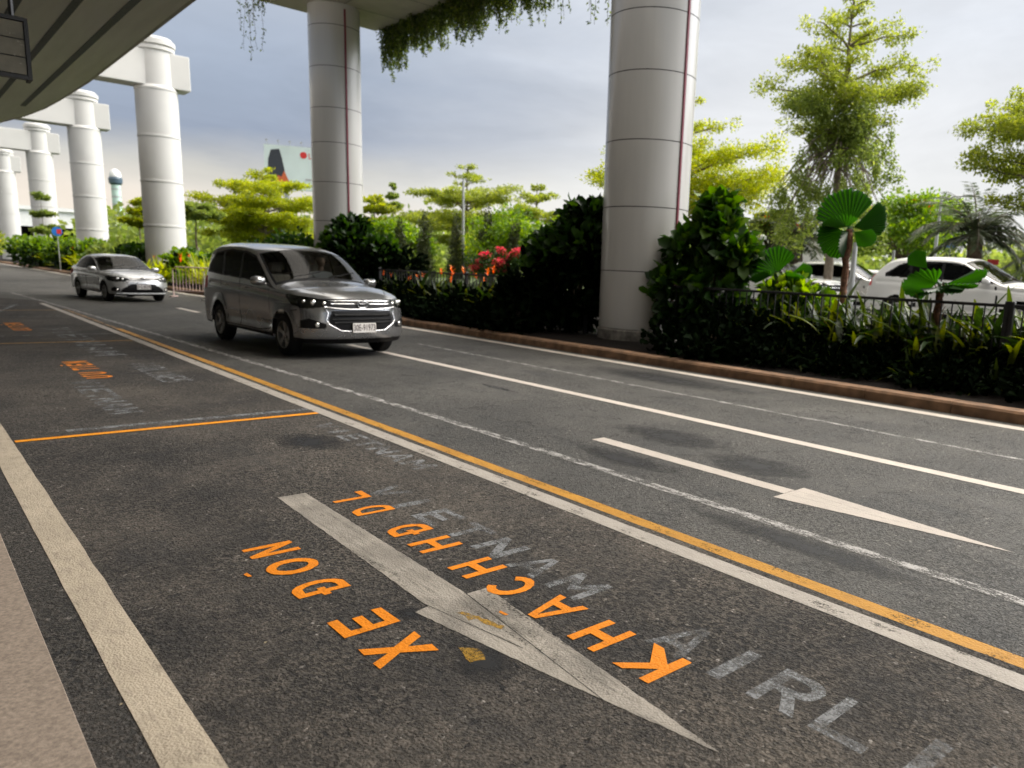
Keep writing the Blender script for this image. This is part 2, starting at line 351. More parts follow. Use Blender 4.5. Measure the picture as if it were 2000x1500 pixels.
M['lf_cyp'] = leafmat('conifer_leaves', (.022, .032, .010), (.045, .058, .016), (.085, .10, .03), trans=.2)
M['lf_palm'] = leafmat('palm_leaves', (.035, .055, .025), (.065, .09, .04), (.11, .135, .06), trans=.3)
M['lf_fan'] = leafmat('fan_palm_leaves', (.009, .040, .007), (.018, .070, .009), (.030, .10, .012), rough=.4, trans=.45)
M['lf_strap'] = leafmat('strap_leaves', (.008, .020, .004), (.022, .048, .007), (.15, .17, .02), rough=.4, trans=.35)
M['lf_hang'] = leafmat('hanging_plant_leaves', (.028, .050, .012), (.07, .105, .018), (.19, .24, .035), trans=.45)
M['fl_red'] = leafmat('pink_red_petals', (.55, .05, .06), (.68, .10, .10), (.75, .22, .18), trans=.35)
M['fl_orange'] = leafmat('orange_petals', (.62, .09, .01), (.75, .16, .01), (.75, .25, .02), trans=.35)
def claddingmat():
    mt, t, b, o = base_mat('column_cladding'); co = coords(t)
    streak = noise(t, coords(t, 'Object', (3, 3, .25)), 2.2, 5, .6)
    c = mix_(t, math_(t, 'MULTIPLY', rng_(t, streak, .35, .7), .5), (.46, .455, .445), (.42, .415, .405))
    t.links.new(c, b.inputs['Base Color']); b.inputs['Roughness'].default_value = .32; b.inputs['Specular IOR Level'].default_value = .5
    t.links.new(rng_(t, streak, .3, .7, .16, .26), b.inputs['Roughness']); return mt
M['column'] = claddingmat()
def deckmat(name, a, b_, sc_=(1, .08, 1)):
    mt, t, b, o = base_mat(name); co = coords(t, 'Object', sc_)
    c = mix_(t, rng_(t, noise(t, co, 3, 6, .6), .3, .7), a, b_); t.links.new(c, b.inputs['Base Color']); b.inputs['Roughness'].default_value = .7; return mt
M['deck'] = deckmat('deck_soffit', (.70, .68, .64), (.82, .80, .76))
M['soffit'] = deckmat('slab_soffit', (.40, .37, .33), (.52, .48, .43), (.5, .5, 1))
M['pier'] = plain('white_pier_concrete', (.55, .547, .535), .7, var=.05, scale=.8)
def concrete_base():
    return plain('stained_concrete', (.17, .16, .145), .9, var=.6, scale=7, bmp=.8, bscale=30)
M['base'] = concrete_base()

# ------------------------------------------------------------------ the setting: ground, road, pavement
KERB = [(9.86, -14), (9.86, 18), (9.7, 24), (9.35, 31), (9.0, 37), (8.75, 44), (8.65, 54), (8.5, 68), (8.1, 92), (6.5, 130), (2, 175)]
def kx(y, off=0):
    xs = [p[0] for p in KERB]; ys = [p[1] for p in KERB]; return float(np.interp(y, ys, xs)) + off
def strip(name, offs, mat, y0, y1, z, step=3., parent=None, jit=0):
    b = MB(); ys = list(np.arange(y0, y1, step)) + [y1]; v = []; f = []
    for i, y in enumerate(ys): v += [(kx(y, offs[0]), y, z), (kx(y, offs[1]), y, z)]
    for i in range(len(ys) - 1): f.append((2 * i, 2 * i + 1, 2 * i + 3, 2 * i + 2))
    return b.add(v, f).build(name, mat, parent)
def sheet(name, pts, mat, z): return MB().poly(pts, z=z).build(name, mat)
tag(sheet('ground', [(-400, -400), (900, -400), (900, 1400), (-400, 1400)], M['ground'], -.05), kind='structure')
rb = MB(); ys = [-14, 0, 6, 12, 18, 24, 31, 37, 44, 54, 68, 92, 130, 175]
v = []
for y in ys: v += [(-30 if y > 30 else .2, y, 0), (kx(y, .1), y, 0)]
rb.add(v, [(2 * i, 2 * i + 1, 2 * i + 3, 2 * i + 2) for i in range(len(ys) - 1)])
tag(rb.build('road', M['road']), kind='structure')
tag(sheet('parking_bays', [(.58, -14), (3.42, -14), (3.42, 29), (2.2, 31), (.58, 31)], M['bay'], .004), kind='structure')
tag(sheet('gutter', [(.25, -14), (.575, -14), (.575, 31), (.25, 31)], M['edge_strip'], .004), kind='structure')
wb = MB(); wb.box(-14, .313, -14, 31, -.04, .12, b=.006)
tag(wb.build('pavement', M['granite']), kind='structure')
# kerb along the planting bed
kb = MB(); ys = list(np.arange(-14, 60, 1.2)) + list(range(60, 176, 8)); rk = np.random.default_rng(4)
for a, b_ in zip(ys[:-1], ys[1:]):
    g_ = .007; xa, xb = kx(a) + rk.normal(0, .004), kx(b_) + rk.normal(0, .004); h = .15 + rk.normal(0, .003)
    v = []
    for x, y in ((xa, a + g_), (xb, b_ - g_)):
        v += [(x, y, -.02), (x + .012, y, h - .03), (x + .04, y, h), (x + .30, y, h), (x + .30, y, -.02)]
    kb.add(v, [(i, i + 1, i + 6, i + 5) for i in range(4)] + [(4, 3, 2, 1, 0), (5, 6, 7, 8, 9)])
tag(kb.build('kerb', M['kerb']), kind='structure')
# planting bed, berm and raised car park behind it
sb = MB(); v = []; ysb = [-14, 0, 10, 18, 24, 31, 37, 44, 54, 68, 92, 130, 175]
for y in ysb: v += [(kx(y, .28), y, .12), (kx(y, 1.2), y, .18), (12.9, y, .22), (14.2, y, .55), (14.2, y, .45)]
for i in range(len(ysb) - 1): sb.add([v[i * 5 + k] for k in range(4)] + [v[i * 5 + 5 + k] for k in range(4)], [(k, k + 1, k + 5, k + 4) for k in range(3)])
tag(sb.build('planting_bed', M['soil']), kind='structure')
tag(sheet('car_park', [(14.2, -20), (60, -20), (60, 24), (14.2, 24)], M['carpark'], .55), kind='structure')
tag(sheet('lawn', [(14.2, 24.01), (60, 24.01), (60.01, -20), (700, -60), (700, 900), (14.2, 900)], M['ground'], .54), kind='structure')

# ------------------------------------------------------------------ painted lines
def band(name, pts, wid, mat, z=.004, label=None):
    b = MB(); rj = np.random.default_rng(len(pts) + int(wid * 100)); P = []
    for (x0, y0), (x1, y1) in zip(pts[:-1], pts[1:]):
        n = max(1, int(math.hypot(x1 - x0, y1 - y0) / .25))
        for k in range(n): P.append((x0 + (x1 - x0) * k / n, y0 + (y1 - y0) * k / n))
    P.append(pts[-1]); v = []
    for i, (x, y) in enumerate(P):
        a = P[max(0, i - 1)]; c = P[min(len(P) - 1, i + 1)]; dx, dy = c[0] - a[0], c[1] - a[1]; L = math.hypot(dx, dy)
        nx, ny = dy / L, -dx / L; j = rj.normal(0, .0015, 2)
        v += [(x - nx * (wid / 2 + j[0]), y - ny * (wid / 2 + j[0]), z), (x + nx * (wid / 2 + j[1]), y + ny * (wid / 2 + j[1]), z)]
    b.add(v, [(2 * i, 2 * i + 1, 2 * i + 3, 2 * i + 2) for i in range(len(P) - 1)])
    return tag(b.build(name, mat), kind='structure')
band('white_bay_line', [(3.275, -10), (3.275, 27.6)], .135, M['white_line'], .0066)
band('amber_line', [(3.465, -10), (3.46, 18.6)], .11, M['orange_line'], .0042)
band('faded_amber_line', [(3.46, 18.6), (3.45, 25)], .08, paint('worn_amber', (.34, .20, .09), (.3, .2, .12), .46, .56), .0042)
band('lane_line', [(6.56, -10), (6.53, 6), (6.46, 14.2)], .15, M['white_lane'])
band('lane_dash', [(6.32, 23.4), (6.30, 25.4)], .15, M['white_lane'])
strip('road_edge_line', (-.43, -.23), M['white_lane'], -14, 90, .004)['kind'] = 'structure'
strip('faded_edge_line', (-2.1, -2.03), M['faint_line'], -10, 14, .004)['kind'] = 'structure'
band('faded_road_line', [(4.19, -10), (4.16, 7), (3.95, 14), (3.55, 26), (3.2, 34)], .10, M['faint_line'])
band('thick_edge_line', [(.565, -10), (.565, 30)], .162, M['near_line'], .0066)
band('bay_divider', [(.66, 7.83), (3.205, 7.83)], .085, M['divider'], .0085)
band('bay_divider', [(.7, 16.05), (3.2, 16.05)], .075, M['orange_line'], .0070)
band('bay_divider', [(1.3, 24.5), (3.2, 24.5)], .08, M['orange_line'], .0070)
band('scrubbed_divider', [(1.05, 8.1), (3.2, 8.1)], .10, M['ghost'], .0060)
for k, yy in enumerate((17.4, 22.2, 26.6)): band('scrubbed_divider', [(.9, yy), (3.2, yy + .1)], .08, M['ghost'], .0060)
band('scrubbed_diagonal', [(1.2, 20.6), (2.6, 26.9)], .12, M['ghost'], .0055)

# ------------------------------------------------------------------ painted arrows
def mark(name, polys, mat, z, label, cat='road marking'):
    b = MB()
    for p in polys:
        h = ()
        if isinstance(p, tuple): p, h = p
        b.poly(p, h, z)
    return tag(b.build(name, mat), label, cat)
def rough_edge(pts, amp=.0025, step=.03, seed=1):
    r = np.random.default_rng(seed); o = []
    for (x0, y0), (x1, y1) in zip(pts, pts[1:] + pts[:1]):
        n = max(1, int(math.hypot(x1 - x0, y1 - y0) / step))
        for k in range(n):
            j = r.normal(0, amp, 2) if k else (0, 0); o.append((x0 + (x1 - x0) * k / n + j[0], y0 + (y1 - y0) * k / n + j[1]))
    return o
a1 = thing('painted_arrow', 'large dirty grey white arrow painted between the orange words in the nearest bay', 'road marking', (1.87, 3, 0))
def local(pts, c): return [(x - c[0], y - c[1]) for x, y in pts]
c1 = (1.87, 3)
MB().poly(local(rough_edge([(1.80, 5.11), (1.99, 5.11), (1.955, 3.03), (1.905, 2.42), (1.84, 2.42), (1.735, 3.03)], .0018), c1), z=.0060).build('shaft', M['arrow'], a1)
MB().poly(local(rough_edge([(1.655, 2.99), (1.7375, 3.01), (1.8425, 2.42), (1.904, 2.42), (1.953, 3.02), (2.075, 3.02), (2.00, 2.2), (1.925, 1.40), (1.80, 2.1)], .0018), c1), z=.0060).build('head', M['arrow'], a1)
g_ = MB(); g_.poly(local([(1.953, 3.04), (1.957, 3.04), (1.836, 1.885), (1.833, 1.885)], c1), z=.0070); g_.poly(local([(1.7335, 3.03), (1.7365, 3.03), (1.8405, 2.40), (1.838, 2.40)], c1), z=.0070)
g_.build('crack', M['edge_strip'], a1)
a2 = thing('painted_arrow', 'clean pale straight arrow painted in the driving lane right of the amber line', 'road marking', (4.93, 3, 0)); c2 = (4.93, 3)
MB().poly(local(rough_edge([(4.85, 5.32), (5.01, 5.32), (4.985, 3.12), (4.84, 3.12)], .0018), c2), z=.0035).build('shaft', M['arrow2'], a2)
MB().poly(local(rough_edge([(4.69, 3.115), (5.11, 3.115), (4.94, 1.50)], .0018), c2), z=.0035).build('head', M['arrow2'], a2)
g_ = MB(); g_.poly(local([(4.842, 3.11), (4.847, 3.11), (4.938, 2.0), (4.934, 2.0)], c2), z=.0045); g_.poly(local([(4.983, 3.11), (4.988, 3.11), (4.94, 2.4), (4.936, 2.4)], c2), z=.0045)
g_.build('joint', M['faint_line'], a2)

# ------------------------------------------------------------------ lettering, stencil outlines in a 0..1 box (x along reading, y up)
def arc(cx, cy, rx_, ry_, a0, a1, n=18): return [(cx + rx_ * math.cos(R(a0 + (a1 - a0) * i / n)), cy + ry_ * math.sin(R(a0 + (a1 - a0) * i / n))) for i in range(n + 1)]
t_ = .24; s_ = .19   # stem across the width, bar across the height
def Dshape():
    o = [(0, 0), (.45, 0)] + arc(.45, .5, .55, .5, -90, 90)[1:] + [(0, 1)]
    h = [(t_, s_), (.45, s_)] + arc(.45, .5, .30, .31, -90, 90)[1:] + [(t_, 1 - s_)]
    return (o, [h])
GL = {'K': [[(0, 0), (t_, 0), (t_, .36), (.72, 0), (1, 0), (.50, .52), (.98, 1), (.70, 1), (t_, .56), (t_, 1), (0, 1)]],
 'H': [[(0, 0), (t_, 0), (t_, .41), (1 - t_, .41), (1 - t_, 0), (1, 0), (1, 1), (1 - t_, 1), (1 - t_, .6), (t_, .6), (t_, 1), (0, 1)]],
 'A': [([(0, 0), (.22, 0), (.29, .22), (.71, .22), (.78, 0), (1, 0), (.62, 1), (.38, 1)], [[(.34, .40), (.66, .40), (.5, .86)]])],
 'C': [arc(.52, .5, .52, .5, 42, 318, 30) + arc(.52, .5, .29, .31, 318, 42, 30)],
 'D': [Dshape()],
 'Đ': [([(0, 0), (.45, 0)] + arc(.45, .5, .55, .5, -90, 90)[1:] + [(0, 1), (0, .57), (-.16, .57), (-.16, .42), (0, .42)], [[(t_, s_), (.45, s_)] + arc(.45, .5, .30, .31, -90, 90)[1:] + [(t_, 1 - s_), (t_, .57), (.42, .57), (.42, .42), (t_, .42)]])],
 'L': [[(0, 0), (1, 0), (1, s_), (t_, s_), (t_, 1), (0, 1)]],
 'X': [[(0, 0), (.28, 0), (.5, .34), (.72, 0), (1, 0), (.64, .52), (.98, 1), (.70, 1), (.5, .68), (.30, 1), (.02, 1), (.36, .52)]],
 'E': [[(0, 0), (1, 0), (1, s_), (t_, s_), (t_, .41), (.85, .41), (.85, .6), (t_, .6), (t_, 1 - s_), (1, 1 - s_), (1, 1), (0, 1)]],
 'O': [(arc(.5, .5, .5, .5, 0, 350, 35), [arc(.5, .5, .27, .31, 0, 350, 35)])],
 'N': [[(0, 0), (t_, 0), (t_, .64), (1 - t_, 0), (1, 0), (1, 1), (1 - t_, 1), (1 - t_, .36), (t_, 1), (0, 1)]],
 'T': [[(.38, 0), (.62, 0), (.62, 1 - s_), (1, 1 - s_), (1, 1), (0, 1), (0, 1 - s_), (.38, 1 - s_)]],
 'I': [[(.35, 0), (.65, 0), (.65, 1), (.35, 1)]],
 'Ư': [[(0, 1), (0, .3)] + arc(.45, .34, .45, .34, 180, 360, 16)[1:] + [(.9, .8), (1.1, .92), (1.1, 1.08), (.9, 1), (.67, 1), (.67, .34)] + arc(.45, .34, .22, .17, 0, -180, 12)[1:] + [(.23, 1)]],
 'U': [[(0, 1), (0, .34)] + arc(.5, .34, .5, .34, 180, 360, 16)[1:] + [(1, 1), (.76, 1), (.76, .34)] + arc(.5, .34, .26, .17, 0, -180, 12)[1:] + [(.24, 1)]],
 'V': [[(.38, 0), (.62, 0), (1, 1), (.76, 1), (.5, .28), (.24, 1), (0, 1)]],
 'M': [[(0, 0), (.2, 0), (.2, .62), (.5, .2), (.8, .62), (.8, 0), (1, 0), (1, 1), (.82, 1), (.5, .5), (.18, 1), (0, 1)]],
 'R': [([(0, 0), (t_, 0), (t_, .4), (.42, .4), (.72, 0), (1, 0), (.66, .43)] + arc(.6, .7, .38, .3, -60, 90, 12) + [(0, 1)], [[(t_, .57), (.55, .57)] + arc(.55, .70, .2, .125, -80, 80, 8) + [(.55, .83), (t_, .83)]])],
 'S': [[(0, .05), (.3, 0), (.7, 0)] + arc(.68, .3, .32, .3, -90, 80, 10) + [(.35, .63)] + arc(.36, .74, .12, .1, 250, 90, 8) + [(.92, .84), (.92, 1), (.35, 1)] + arc(.34, .7, .34, .3, 90, 260, 10) + [(.62, .42)] + arc(.64, .3, .12, .11, 80, -90, 6) + [(.05, .2)]],
 "'": [[(.2, 0), (.8, .1), (.7, .45), (.25, .35)]]}
def letter(b, ch, o, rx_, up, z, seed=0):
    """o = corner of the letter box (bottom at the start of reading), rx_ = reading vector x width, up = up vector x height"""
    r = np.random.default_rng(seed)
    for g in GL[ch]:
        out_, holes = (g if isinstance(g, tuple) else (g, []))
        T = lambda P: [(o[0] + x * rx_[0] + y * up[0] + r.normal(0, .0015), o[1] + x * rx_[1] + y * up[1] + r.normal(0, .0015)) for x, y in P]
        b.poly(T(out_), [T(h) for h in holes], z)
def words(name, label, items, mat, z, xb, hgt, ydir=1, sl=0):
    """items: (char, y start, y end); ydir=1: reads along +Y with letter tops toward -X"""
    c = (xb, items[0][1]); t = thing(name, label, 'road lettering', (c[0], c[1], 0))
    for i, it in enumerate(items):
        ch, y0, y1 = it[:3]; b = MB(); xo = it[3] if len(it) > 3 else 0; hh = it[4] if len(it) > 4 else hgt
        letter(b, ch, (xb - c[0] - ydir * xo, y0 - c[1]), (sl, y1 - y0), (-ydir * hh, 0), z, i + int(y0 * 10))
        b.build('accent_mark' if ch == "'" else 'letter', mat, t)
    return t
words('painted_words', 'fresh orange words KHÁCH HĐ DL painted right of the big grey arrow', [('K', 1.865, 2.08), ('H', 2.19, 2.37), ('A', 2.515, 2.73), ("'", 2.68, 2.78, .335, .05), ('C', 2.865, 3.06), ('H', 3.175, 3.365), ('H', 3.62, 3.80), ('Đ', 3.945, 4.11), ('D', 4.43, 4.58), ('L', 4.77, 4.94)], M['orange'], .0076, 2.315, .262)
words('painted_words', 'fresh orange words XE ĐÓN painted left of the big grey arrow', [('X', 2.61, 2.82), ('E', 2.945, 3.13), ('Đ', 3.445, 3.61), ('O', 3.755, 3.97), ("'", 3.83, 3.93, .34, .05), ('N', 4.08, 4.25)], M['orange'], .0076, 1.555, .262)
words('painted_words', 'small orange words painted in the second bay beyond the amber divider', [('Ư', 11.35, 11.6), ('U', 11.72, 11.94), ('T', 12.2, 12.4), ('I', 12.45, 12.6), ('E', 12.68, 12.88), ("'", 12.7, 12.85, .34, .08), ('N', 12.98, 13.2)], M['orange'], .0076, 2.03, .30)
words('painted_words', 'farthest small orange words painted in the third bay', [('Ư', 18.5, 18.75), ('U', 18.87, 19.1), ('T', 19.3, 19.5), ('I', 19.6, 19.75), ('E', 19.85, 20.05), ("'", 19.85, 20.0, .34, .08), ('N', 20.15, 20.4)], M['orange'], .0076, 2.02, .30)
def ghostwords(text, y0, dy, xb, hgt, label, wid=.72, mat=None):
    items = [(c, y0 - i * dy, y0 - i * dy - dy * wid) for i, c in enumerate(text) if c != ' ']
    c = (xb, y0); t = thing('scrubbed_words', label, 'road lettering', (c[0], c[1], 0))
    for i, (ch, a, e) in enumerate(items):
        b = MB(); letter(b, ch, (0, a - c[1]), (0, e - a), (hgt, 0), .0052, i); b.build('letter', mat or M['ghost'], t)
ghostwords('VIETNAM', 4.95, .345, 2.33, .26, 'faint grey scrubbed word VIETNAM beside the orange words')
ghostwords('AIRLINES', 2.13, .275, 2.30, .30, 'faint grey scrubbed word AIRLINES at the lower right of the nearest bay', .8)
ghostwords('VIETNAM', 19.1, .78, 2.25, .42, 'faint scrubbed word in the third and second bays near the white line', .8)
ghostwords('AIRLINES', 12.7, .26, 2.42, .36, 'faint scrubbed word beside the small orange words of the second bay, near the white line', .85)
ghostwords('VIETNAM', 11.2, .36, 1.5, .30, 'faint scrubbed word left of the small orange words of the second bay', .85)
ghostwords('VIETNAM', 7.3, .3, 2.9, .22, 'bluish smudged scrubbed word just below the amber bay divider', .85)
# old paint smudge in the words
tag(MB().poly(rough_edge([(1.60, 2.44), (1.66, 2.42), (1.69, 2.52), (1.63, 2.58)], .008, .03), z=.0060).build('paint_smudge', paint('old_amber', (.32, .18, .02), (.2, .12, .03), .45, .6)), 'small old amber paint smudge right of the letter X', 'paint smudge')
def oilmat():
    mt, t, b, o = base_mat('oil_stain'); b.inputs['Base Color'].default_value = (.010, .010, .011, 1); b.inputs['Roughness'].default_value = .6
    tc = t.nodes.new('ShaderNodeTexCoord'); vm = t.nodes.new('ShaderNodeVectorMath'); vm.operation = 'DISTANCE'; v2 = t.nodes.new('ShaderNodeVectorMath'); v2.operation = 'MULTIPLY'; v2.inputs[1].default_value = (1, 1, 0); t.links.new(tc.outputs['Generated'], v2.inputs[0]); t.links.new(v2.outputs[0], vm.inputs[0]); vm.inputs[1].default_value = (.5, .5, 0)
    nn = noise(t, coords(t), 9, 6, .65); d = math_(t, 'ADD', vm.outputs['Value'], math_(t, 'MULTIPLY', math_(t, 'SUBTRACT', nn, .5), .55))
    t.links.new(rng_(t, d, .08, .46, .85, 0), b.inputs['Alpha']); return mt
M['oil'] = oilmat()
def stain(x, y, rx_, ry_, seed, label):
    r = np.random.default_rng(seed); pts = [(x + rx_ * (1 + .25 * math.sin(3 * a + seed) + r.normal() * .05) * math.cos(a), y + ry_ * (1 + .25 * math.sin(2 * a + seed) + r.normal() * .05) * math.sin(a)) for a in np.linspace(0, 2 * PI, 40)[:-1]]
    tag(MB().poly(pts, z=(.0048 if x < 3.4 else .0022)).build('oil_stain', M['oil']), label, 'stain')
stain(1.63, 2.42, .15, .26, 1, 'dark oily stain beside and below the orange letter X'); stain(1.62, 3.0, .07, .12, 2, 'small dark stain right of the orange letter E'); stain(5.6, 5.0, .35, .8, 3, 'dark stain across the tail of the clean lane arrow'); stain(5.4, 3.8, .35, .5, 4, 'dark stain near the head of the clean lane arrow'); stain(4.6, 4.6, .22, .6, 5, 'dark stain between the clean lane arrow and the faded road line')
stain(5.9, 8.4, .07, .45, 6, 'thin dark skid mark in the middle lane'); stain(3.95, 2.4, .16, 1.1, 7, 'long dark stained patch between the amber line and the faded road line'); stain(8.6, 8.0, .5, 2.2, 8, 'broad dark stain along the far lane beside the kerb line'); stain(2.6, 6.6, .3, .45, 9, 'dark smudge just below the amber bay divider near the white line')
tag(MB().poly(rough_edge([(1.80, 2.87), (1.83, 2.86), (1.90, 2.62), (1.87, 2.60)], .008, .03), z=.0070).build('paint_smudge', bpy.data.materials['old_amber']), 'faded amber streak on the head of the big grey arrow', 'paint smudge')

# ------------------------------------------------------------------ elevated deck on the left
dk = thing('elevated_deck', 'greige elevated deck overhead at upper left with dark grooves in its underside', 'elevated deck', (6.4, 20, 0))
EDGE = [(6.45, -14), (6.45, 24), (6.5, 37), (6.38, 42), (6.2, 46), (5.85, 49.5), (5.2, 53.5), (4.1, 57), (2.1, 60.5), (-2, 63.5), (-16, 65)]
def deck_loft(b, prof, edge):
    """prof: list of (outset, z) swept along the edge"""
    v = []; n = len(prof)
    for i, (x, y) in enumerate(edge):
        a = edge[max(0, i - 1)]; c = edge[min(len(edge) - 1, i + 1)]; dx, dy = c[0] - a[0], c[1] - a[1]; L = math.hypot(dx, dy); nx, ny = dy / L, -dx / L
        for o, z in prof: v.append((x + nx * o - 6.4, y + ny * o - 20, z))
    b.add(v, [(i * n + k, i * n + k + 1, (i + 1) * n + k + 1, (i + 1) * n + k) for i in range(len(edge) - 1) for k in range(n - 1)])
b = MB(); b.poly([(x - 6.4, y - 20) for x, y in EDGE] + [(-22.4, -34)], z=8.0); b.poly([(x - 6.4, y - 20) for x, y in EDGE] + [(-22.4, -34)], z=8.9); b.build('underside', M['deck'], dk)
b = MB(); deck_loft(b, [(0, 7.997), (.10, 7.99), (.13, 8.05), (.22, 8.12), (.22, 8.9), (0, 8.902)], EDGE); b.build('fascia', M['soffit'], dk)
for xg, ye in ((5.47, 46), (4.42, 52), (3.28, 56), (2.0, 58), (.6, 60), (-1, 61)):
    b = MB(); b.box(xg - .10 - 6.4, xg + .10 - 6.4, -34, ye - 20, 7.985, 7.998); b.build('groove', M['black'], dk)
# hanging box with three dull panes under the deck
hb = thing('hanging_light_box', 'black framed box of three dull panes hanging under the deck at the upper left edge', 'light box', (.86, 9, 3.1))
b = MB(); b.box(-.27, .27, 0, .16, 0, .48); b.box(-.30, -.27, -.03, .17, -.02, .5); b.box(.27, .30, -.03, .17, -.02, .5); b.box(-.269, .269, -.03, .0, -.02, .012); b.box(-.269, .269, -.03, .0, .468, .5); b.build('frame', M['black_metal'], hb)
for k in range(3): MB().box(-.262, .262, -.022, -.003, .02 + k * .15, .16 + k * .15).build('pane', plain('dull_pane', (.10, .09, .065), .25, var=.3, scale=5) if k == 0 else bpy.data.materials['dull_pane'], hb)
b = MB(); b.tube([(-.2, .08, .5), (-.2, .08, 4.88)], .02); b.tube([(.2, .08, .5), (.2, .08, 4.88)], .02); b.build('hanger_rod', M['black_metal'], hb)

# unseen terminal frontage added under the deck to block light from the left
tb_ = thing('unseen_frontage', 'unseen dark glazed frontage under the deck, added to block light from the left', 'building', (-8, 20, 0)); b = MB(); b.box(-4, 0, -45, 50, .12, 7.99); b.build('wall', plain('frontage_cladding', (.42, .41, .39), .6), tb_)
b = MB(); [b.box(0.002, .03, -44 + k * 4, -40.6 + k * 4, .2, 3.4) for k in range(23)]; b.build('windows', M['dark_glass'], tb_)

# ------------------------------------------------------------------ planted slab on clad columns
def clad_column(label, x, y, r, top):
    t = thing('clad_column', label, 'column', (x, y, .12)); b = MB()
    prof = [(r, .30)]; js = [j - .12 for j in (1.63, 2.93, 4.24, 5.55, 6.68, 8.0, 9.3)]
    z0 = .30; segs = []
    for j in js + [top - .12]:
        segs.append((z0, j)); z0 = j
    for a, c in segs: b.lathe([(r, a + .009), (r, c - .009)], 96, mi=0, caps=False)
    o = b.build('shaft', M['column'], t); auto_smooth(o, 40)
    b = MB()
    for j in js: b.lathe([(r - .010, j - .02), (r - .010, j + .02)], 96, caps=False)
    b.build('panel_joint', M['black'], t, smooth=True)
    b = MB()
    for k in range(12): 
        a = 2 * PI * (k + .5) / 12
    auto_smooth(MB().lathe([(r + .02, 0), (r + .02, .27), (r - .01, .30)], 48).build('base', M['base'], t), 40)
    MB().box(-.028, .028, -r - .03, -r + .02, .34, top - .3, b=.006).build('drain_strip', plain('burgundy_strip', (.16, .012, .03), .45) if 'burgundy_strip' not in bpy.data.materials else bpy.data.materials['burgundy_strip'], t)
    return t
clad_column('large light grey panelled column right of centre rising out of the dark hedge', 12.1, 11.85, .915, 10.0)
clad_column('light grey panelled column behind the silver people carrier', 12.1, 27.2, .85, 10.0)
sl_ = thing('planted_slab', 'pale overhead slab with corner soffit resting on the two panelled columns', 'overhead slab', (12.1, 28.4, 10))
b = MB(); b.box(-2.14, 2.14, -19.4, 0, 0, .9, b=.02); b.build('soffit', M['soffit'], sl_)
b = MB()
for k in range(8): b.box(-2.14, 2.14, -1.94 - k * 2.2, -1.915 - k * 2.2, -.003, -.0005)
b.box(-.012, .012, -19.4, -.01, -.006, -.0035); b.build('panel_joint', M['black'], sl_)
b = MB(); b.box(2.145, 2.65, -19.4, 0, .05, .75); b.box(-2.65, -2.145, -19.4, 0, .05, .75); b.build('planter_trough', M['deck'], sl_)

# ------------------------------------------------------------------ white piers with cross beams
def pier(x, y, label, xl=-22):
    t = thing('white_pier', label, 'pier', (x, y, 0), group=None)
    b = MB(); js = (2.94, 5.1, 7.25, 9.45)
    z0 = -.1; r = .93
    for j in js:
        b.lathe([(r + .0, z0), (r + .01, (z0 + j) / 2), (r, j - .08)], 40, caps=False)
        b.lathe([(r, j - .08), (r + .022, j - .07), (r + .022, j + .02), (r, j + .03)], 40, caps=False); z0 = j + .03
        if j > 9: break
    b.lathe([(r, 9.48), (.84, 9.6), (.82, 11.2)], 40, caps=False)
    o = b.build('shaft', M['pier'], t); auto_smooth(o, 30)
    o = MB().lathe([(.82, 11.2), (.90, 11.22), (.90, 11.38), (.84, 11.40), (.95, 11.46), (.95, 11.66), (.88, 11.68), (.88, 11.72), (.78, 11.82), (.3, 11.88)], 40).build('capital', M['pier'], t); auto_smooth(o, 30)
    b = MB(); b.box(xl - x, 1.42, -.62, .62, 9.55, 11.15, b=.03); b.build('cross_beam', M['pier'], t)
    return t
for i, (y, lab) in enumerate(((44.7, 'nearest and largest white pier with a cross beam left of the people carrier'), (63.2, 'second white pier in the row, between the nearest pier and the third'), (83, 'third white pier in the row, behind the overhead deck edge'), (108, 'fourth white pier, cut by the left edge of the photo'))):
    pier(10.72 - .02 * i, y, lab)
pier(10.0, 134, 'farthest small white pier at the left edge beyond the fourth')
# ------------------------------------------------------------------ vegetation tools
def unit(a): return a / np.maximum(np.linalg.norm(a, axis=-1, keepdims=True), 1e-9)
def kites(P, D, Nn, L, W):
    """one four-cornered leaf per row: base P, direction D, face normal Nn"""
    S = unit(np.cross(D, Nn)); L = np.broadcast_to(L, (len(P),))[:, None]; W = np.broadcast_to(W, (len(P),))[:, None]
    V = np.stack([P, P + D * L * .45 + S * W * .5, P + D * L, P + D * L * .45 - S * W * .5], 1).reshape(-1, 3)
    F = np.arange(len(P) * 4).reshape(-1, 4); return V, F
def ovals(P, D, Nn, L, W, fold=.18, droop=.15):
    """broad leaf with a folded midrib and a drooping tip: 8 vertices, 4 quads"""
    S = unit(np.cross(D, Nn)); U = unit(np.cross(S, D)); L = np.broadcast_to(L, (len(P),))[:, None]; W = np.broadcast_to(W, (len(P),))[:, None]
    b = P; m1 = P + D * L * .35; m2 = P + D * L * .75 - U * L * droop * .4; t = P + D * L - U * L * droop
    l1 = m1 + S * W * .45 + U * W * fold; r1 = m1 - S * W * .45 + U * W * fold
    l2 = m2 + S * W * .42 + U * W * fold; r2 = m2 - S * W * .42 + U * W * fold
    V = np.stack([b, m1, m2, t, l1, r1, l2, r2], 1).reshape(-1, 3); o = np.arange(len(P))[:, None] * 8
    F = np.concatenate([o + np.array([[0, 1, 4, 0]]), o + np.array([[1, 2, 6, 4]]), o + np.array([[5, 7, 2, 1]]), o + np.array([[2, 3, 3, 6]])], 0)
    # triangles written as quads are not allowed: use six-corner layout instead
    F = np.concatenate([o + np.array([[0, 5, 1, 4]]), o + np.array([[1, 2, 6, 4]]), o + np.array([[5, 7, 2, 1]]), o + np.array([[2, 7, 3, 6]])], 0)
    return V, F
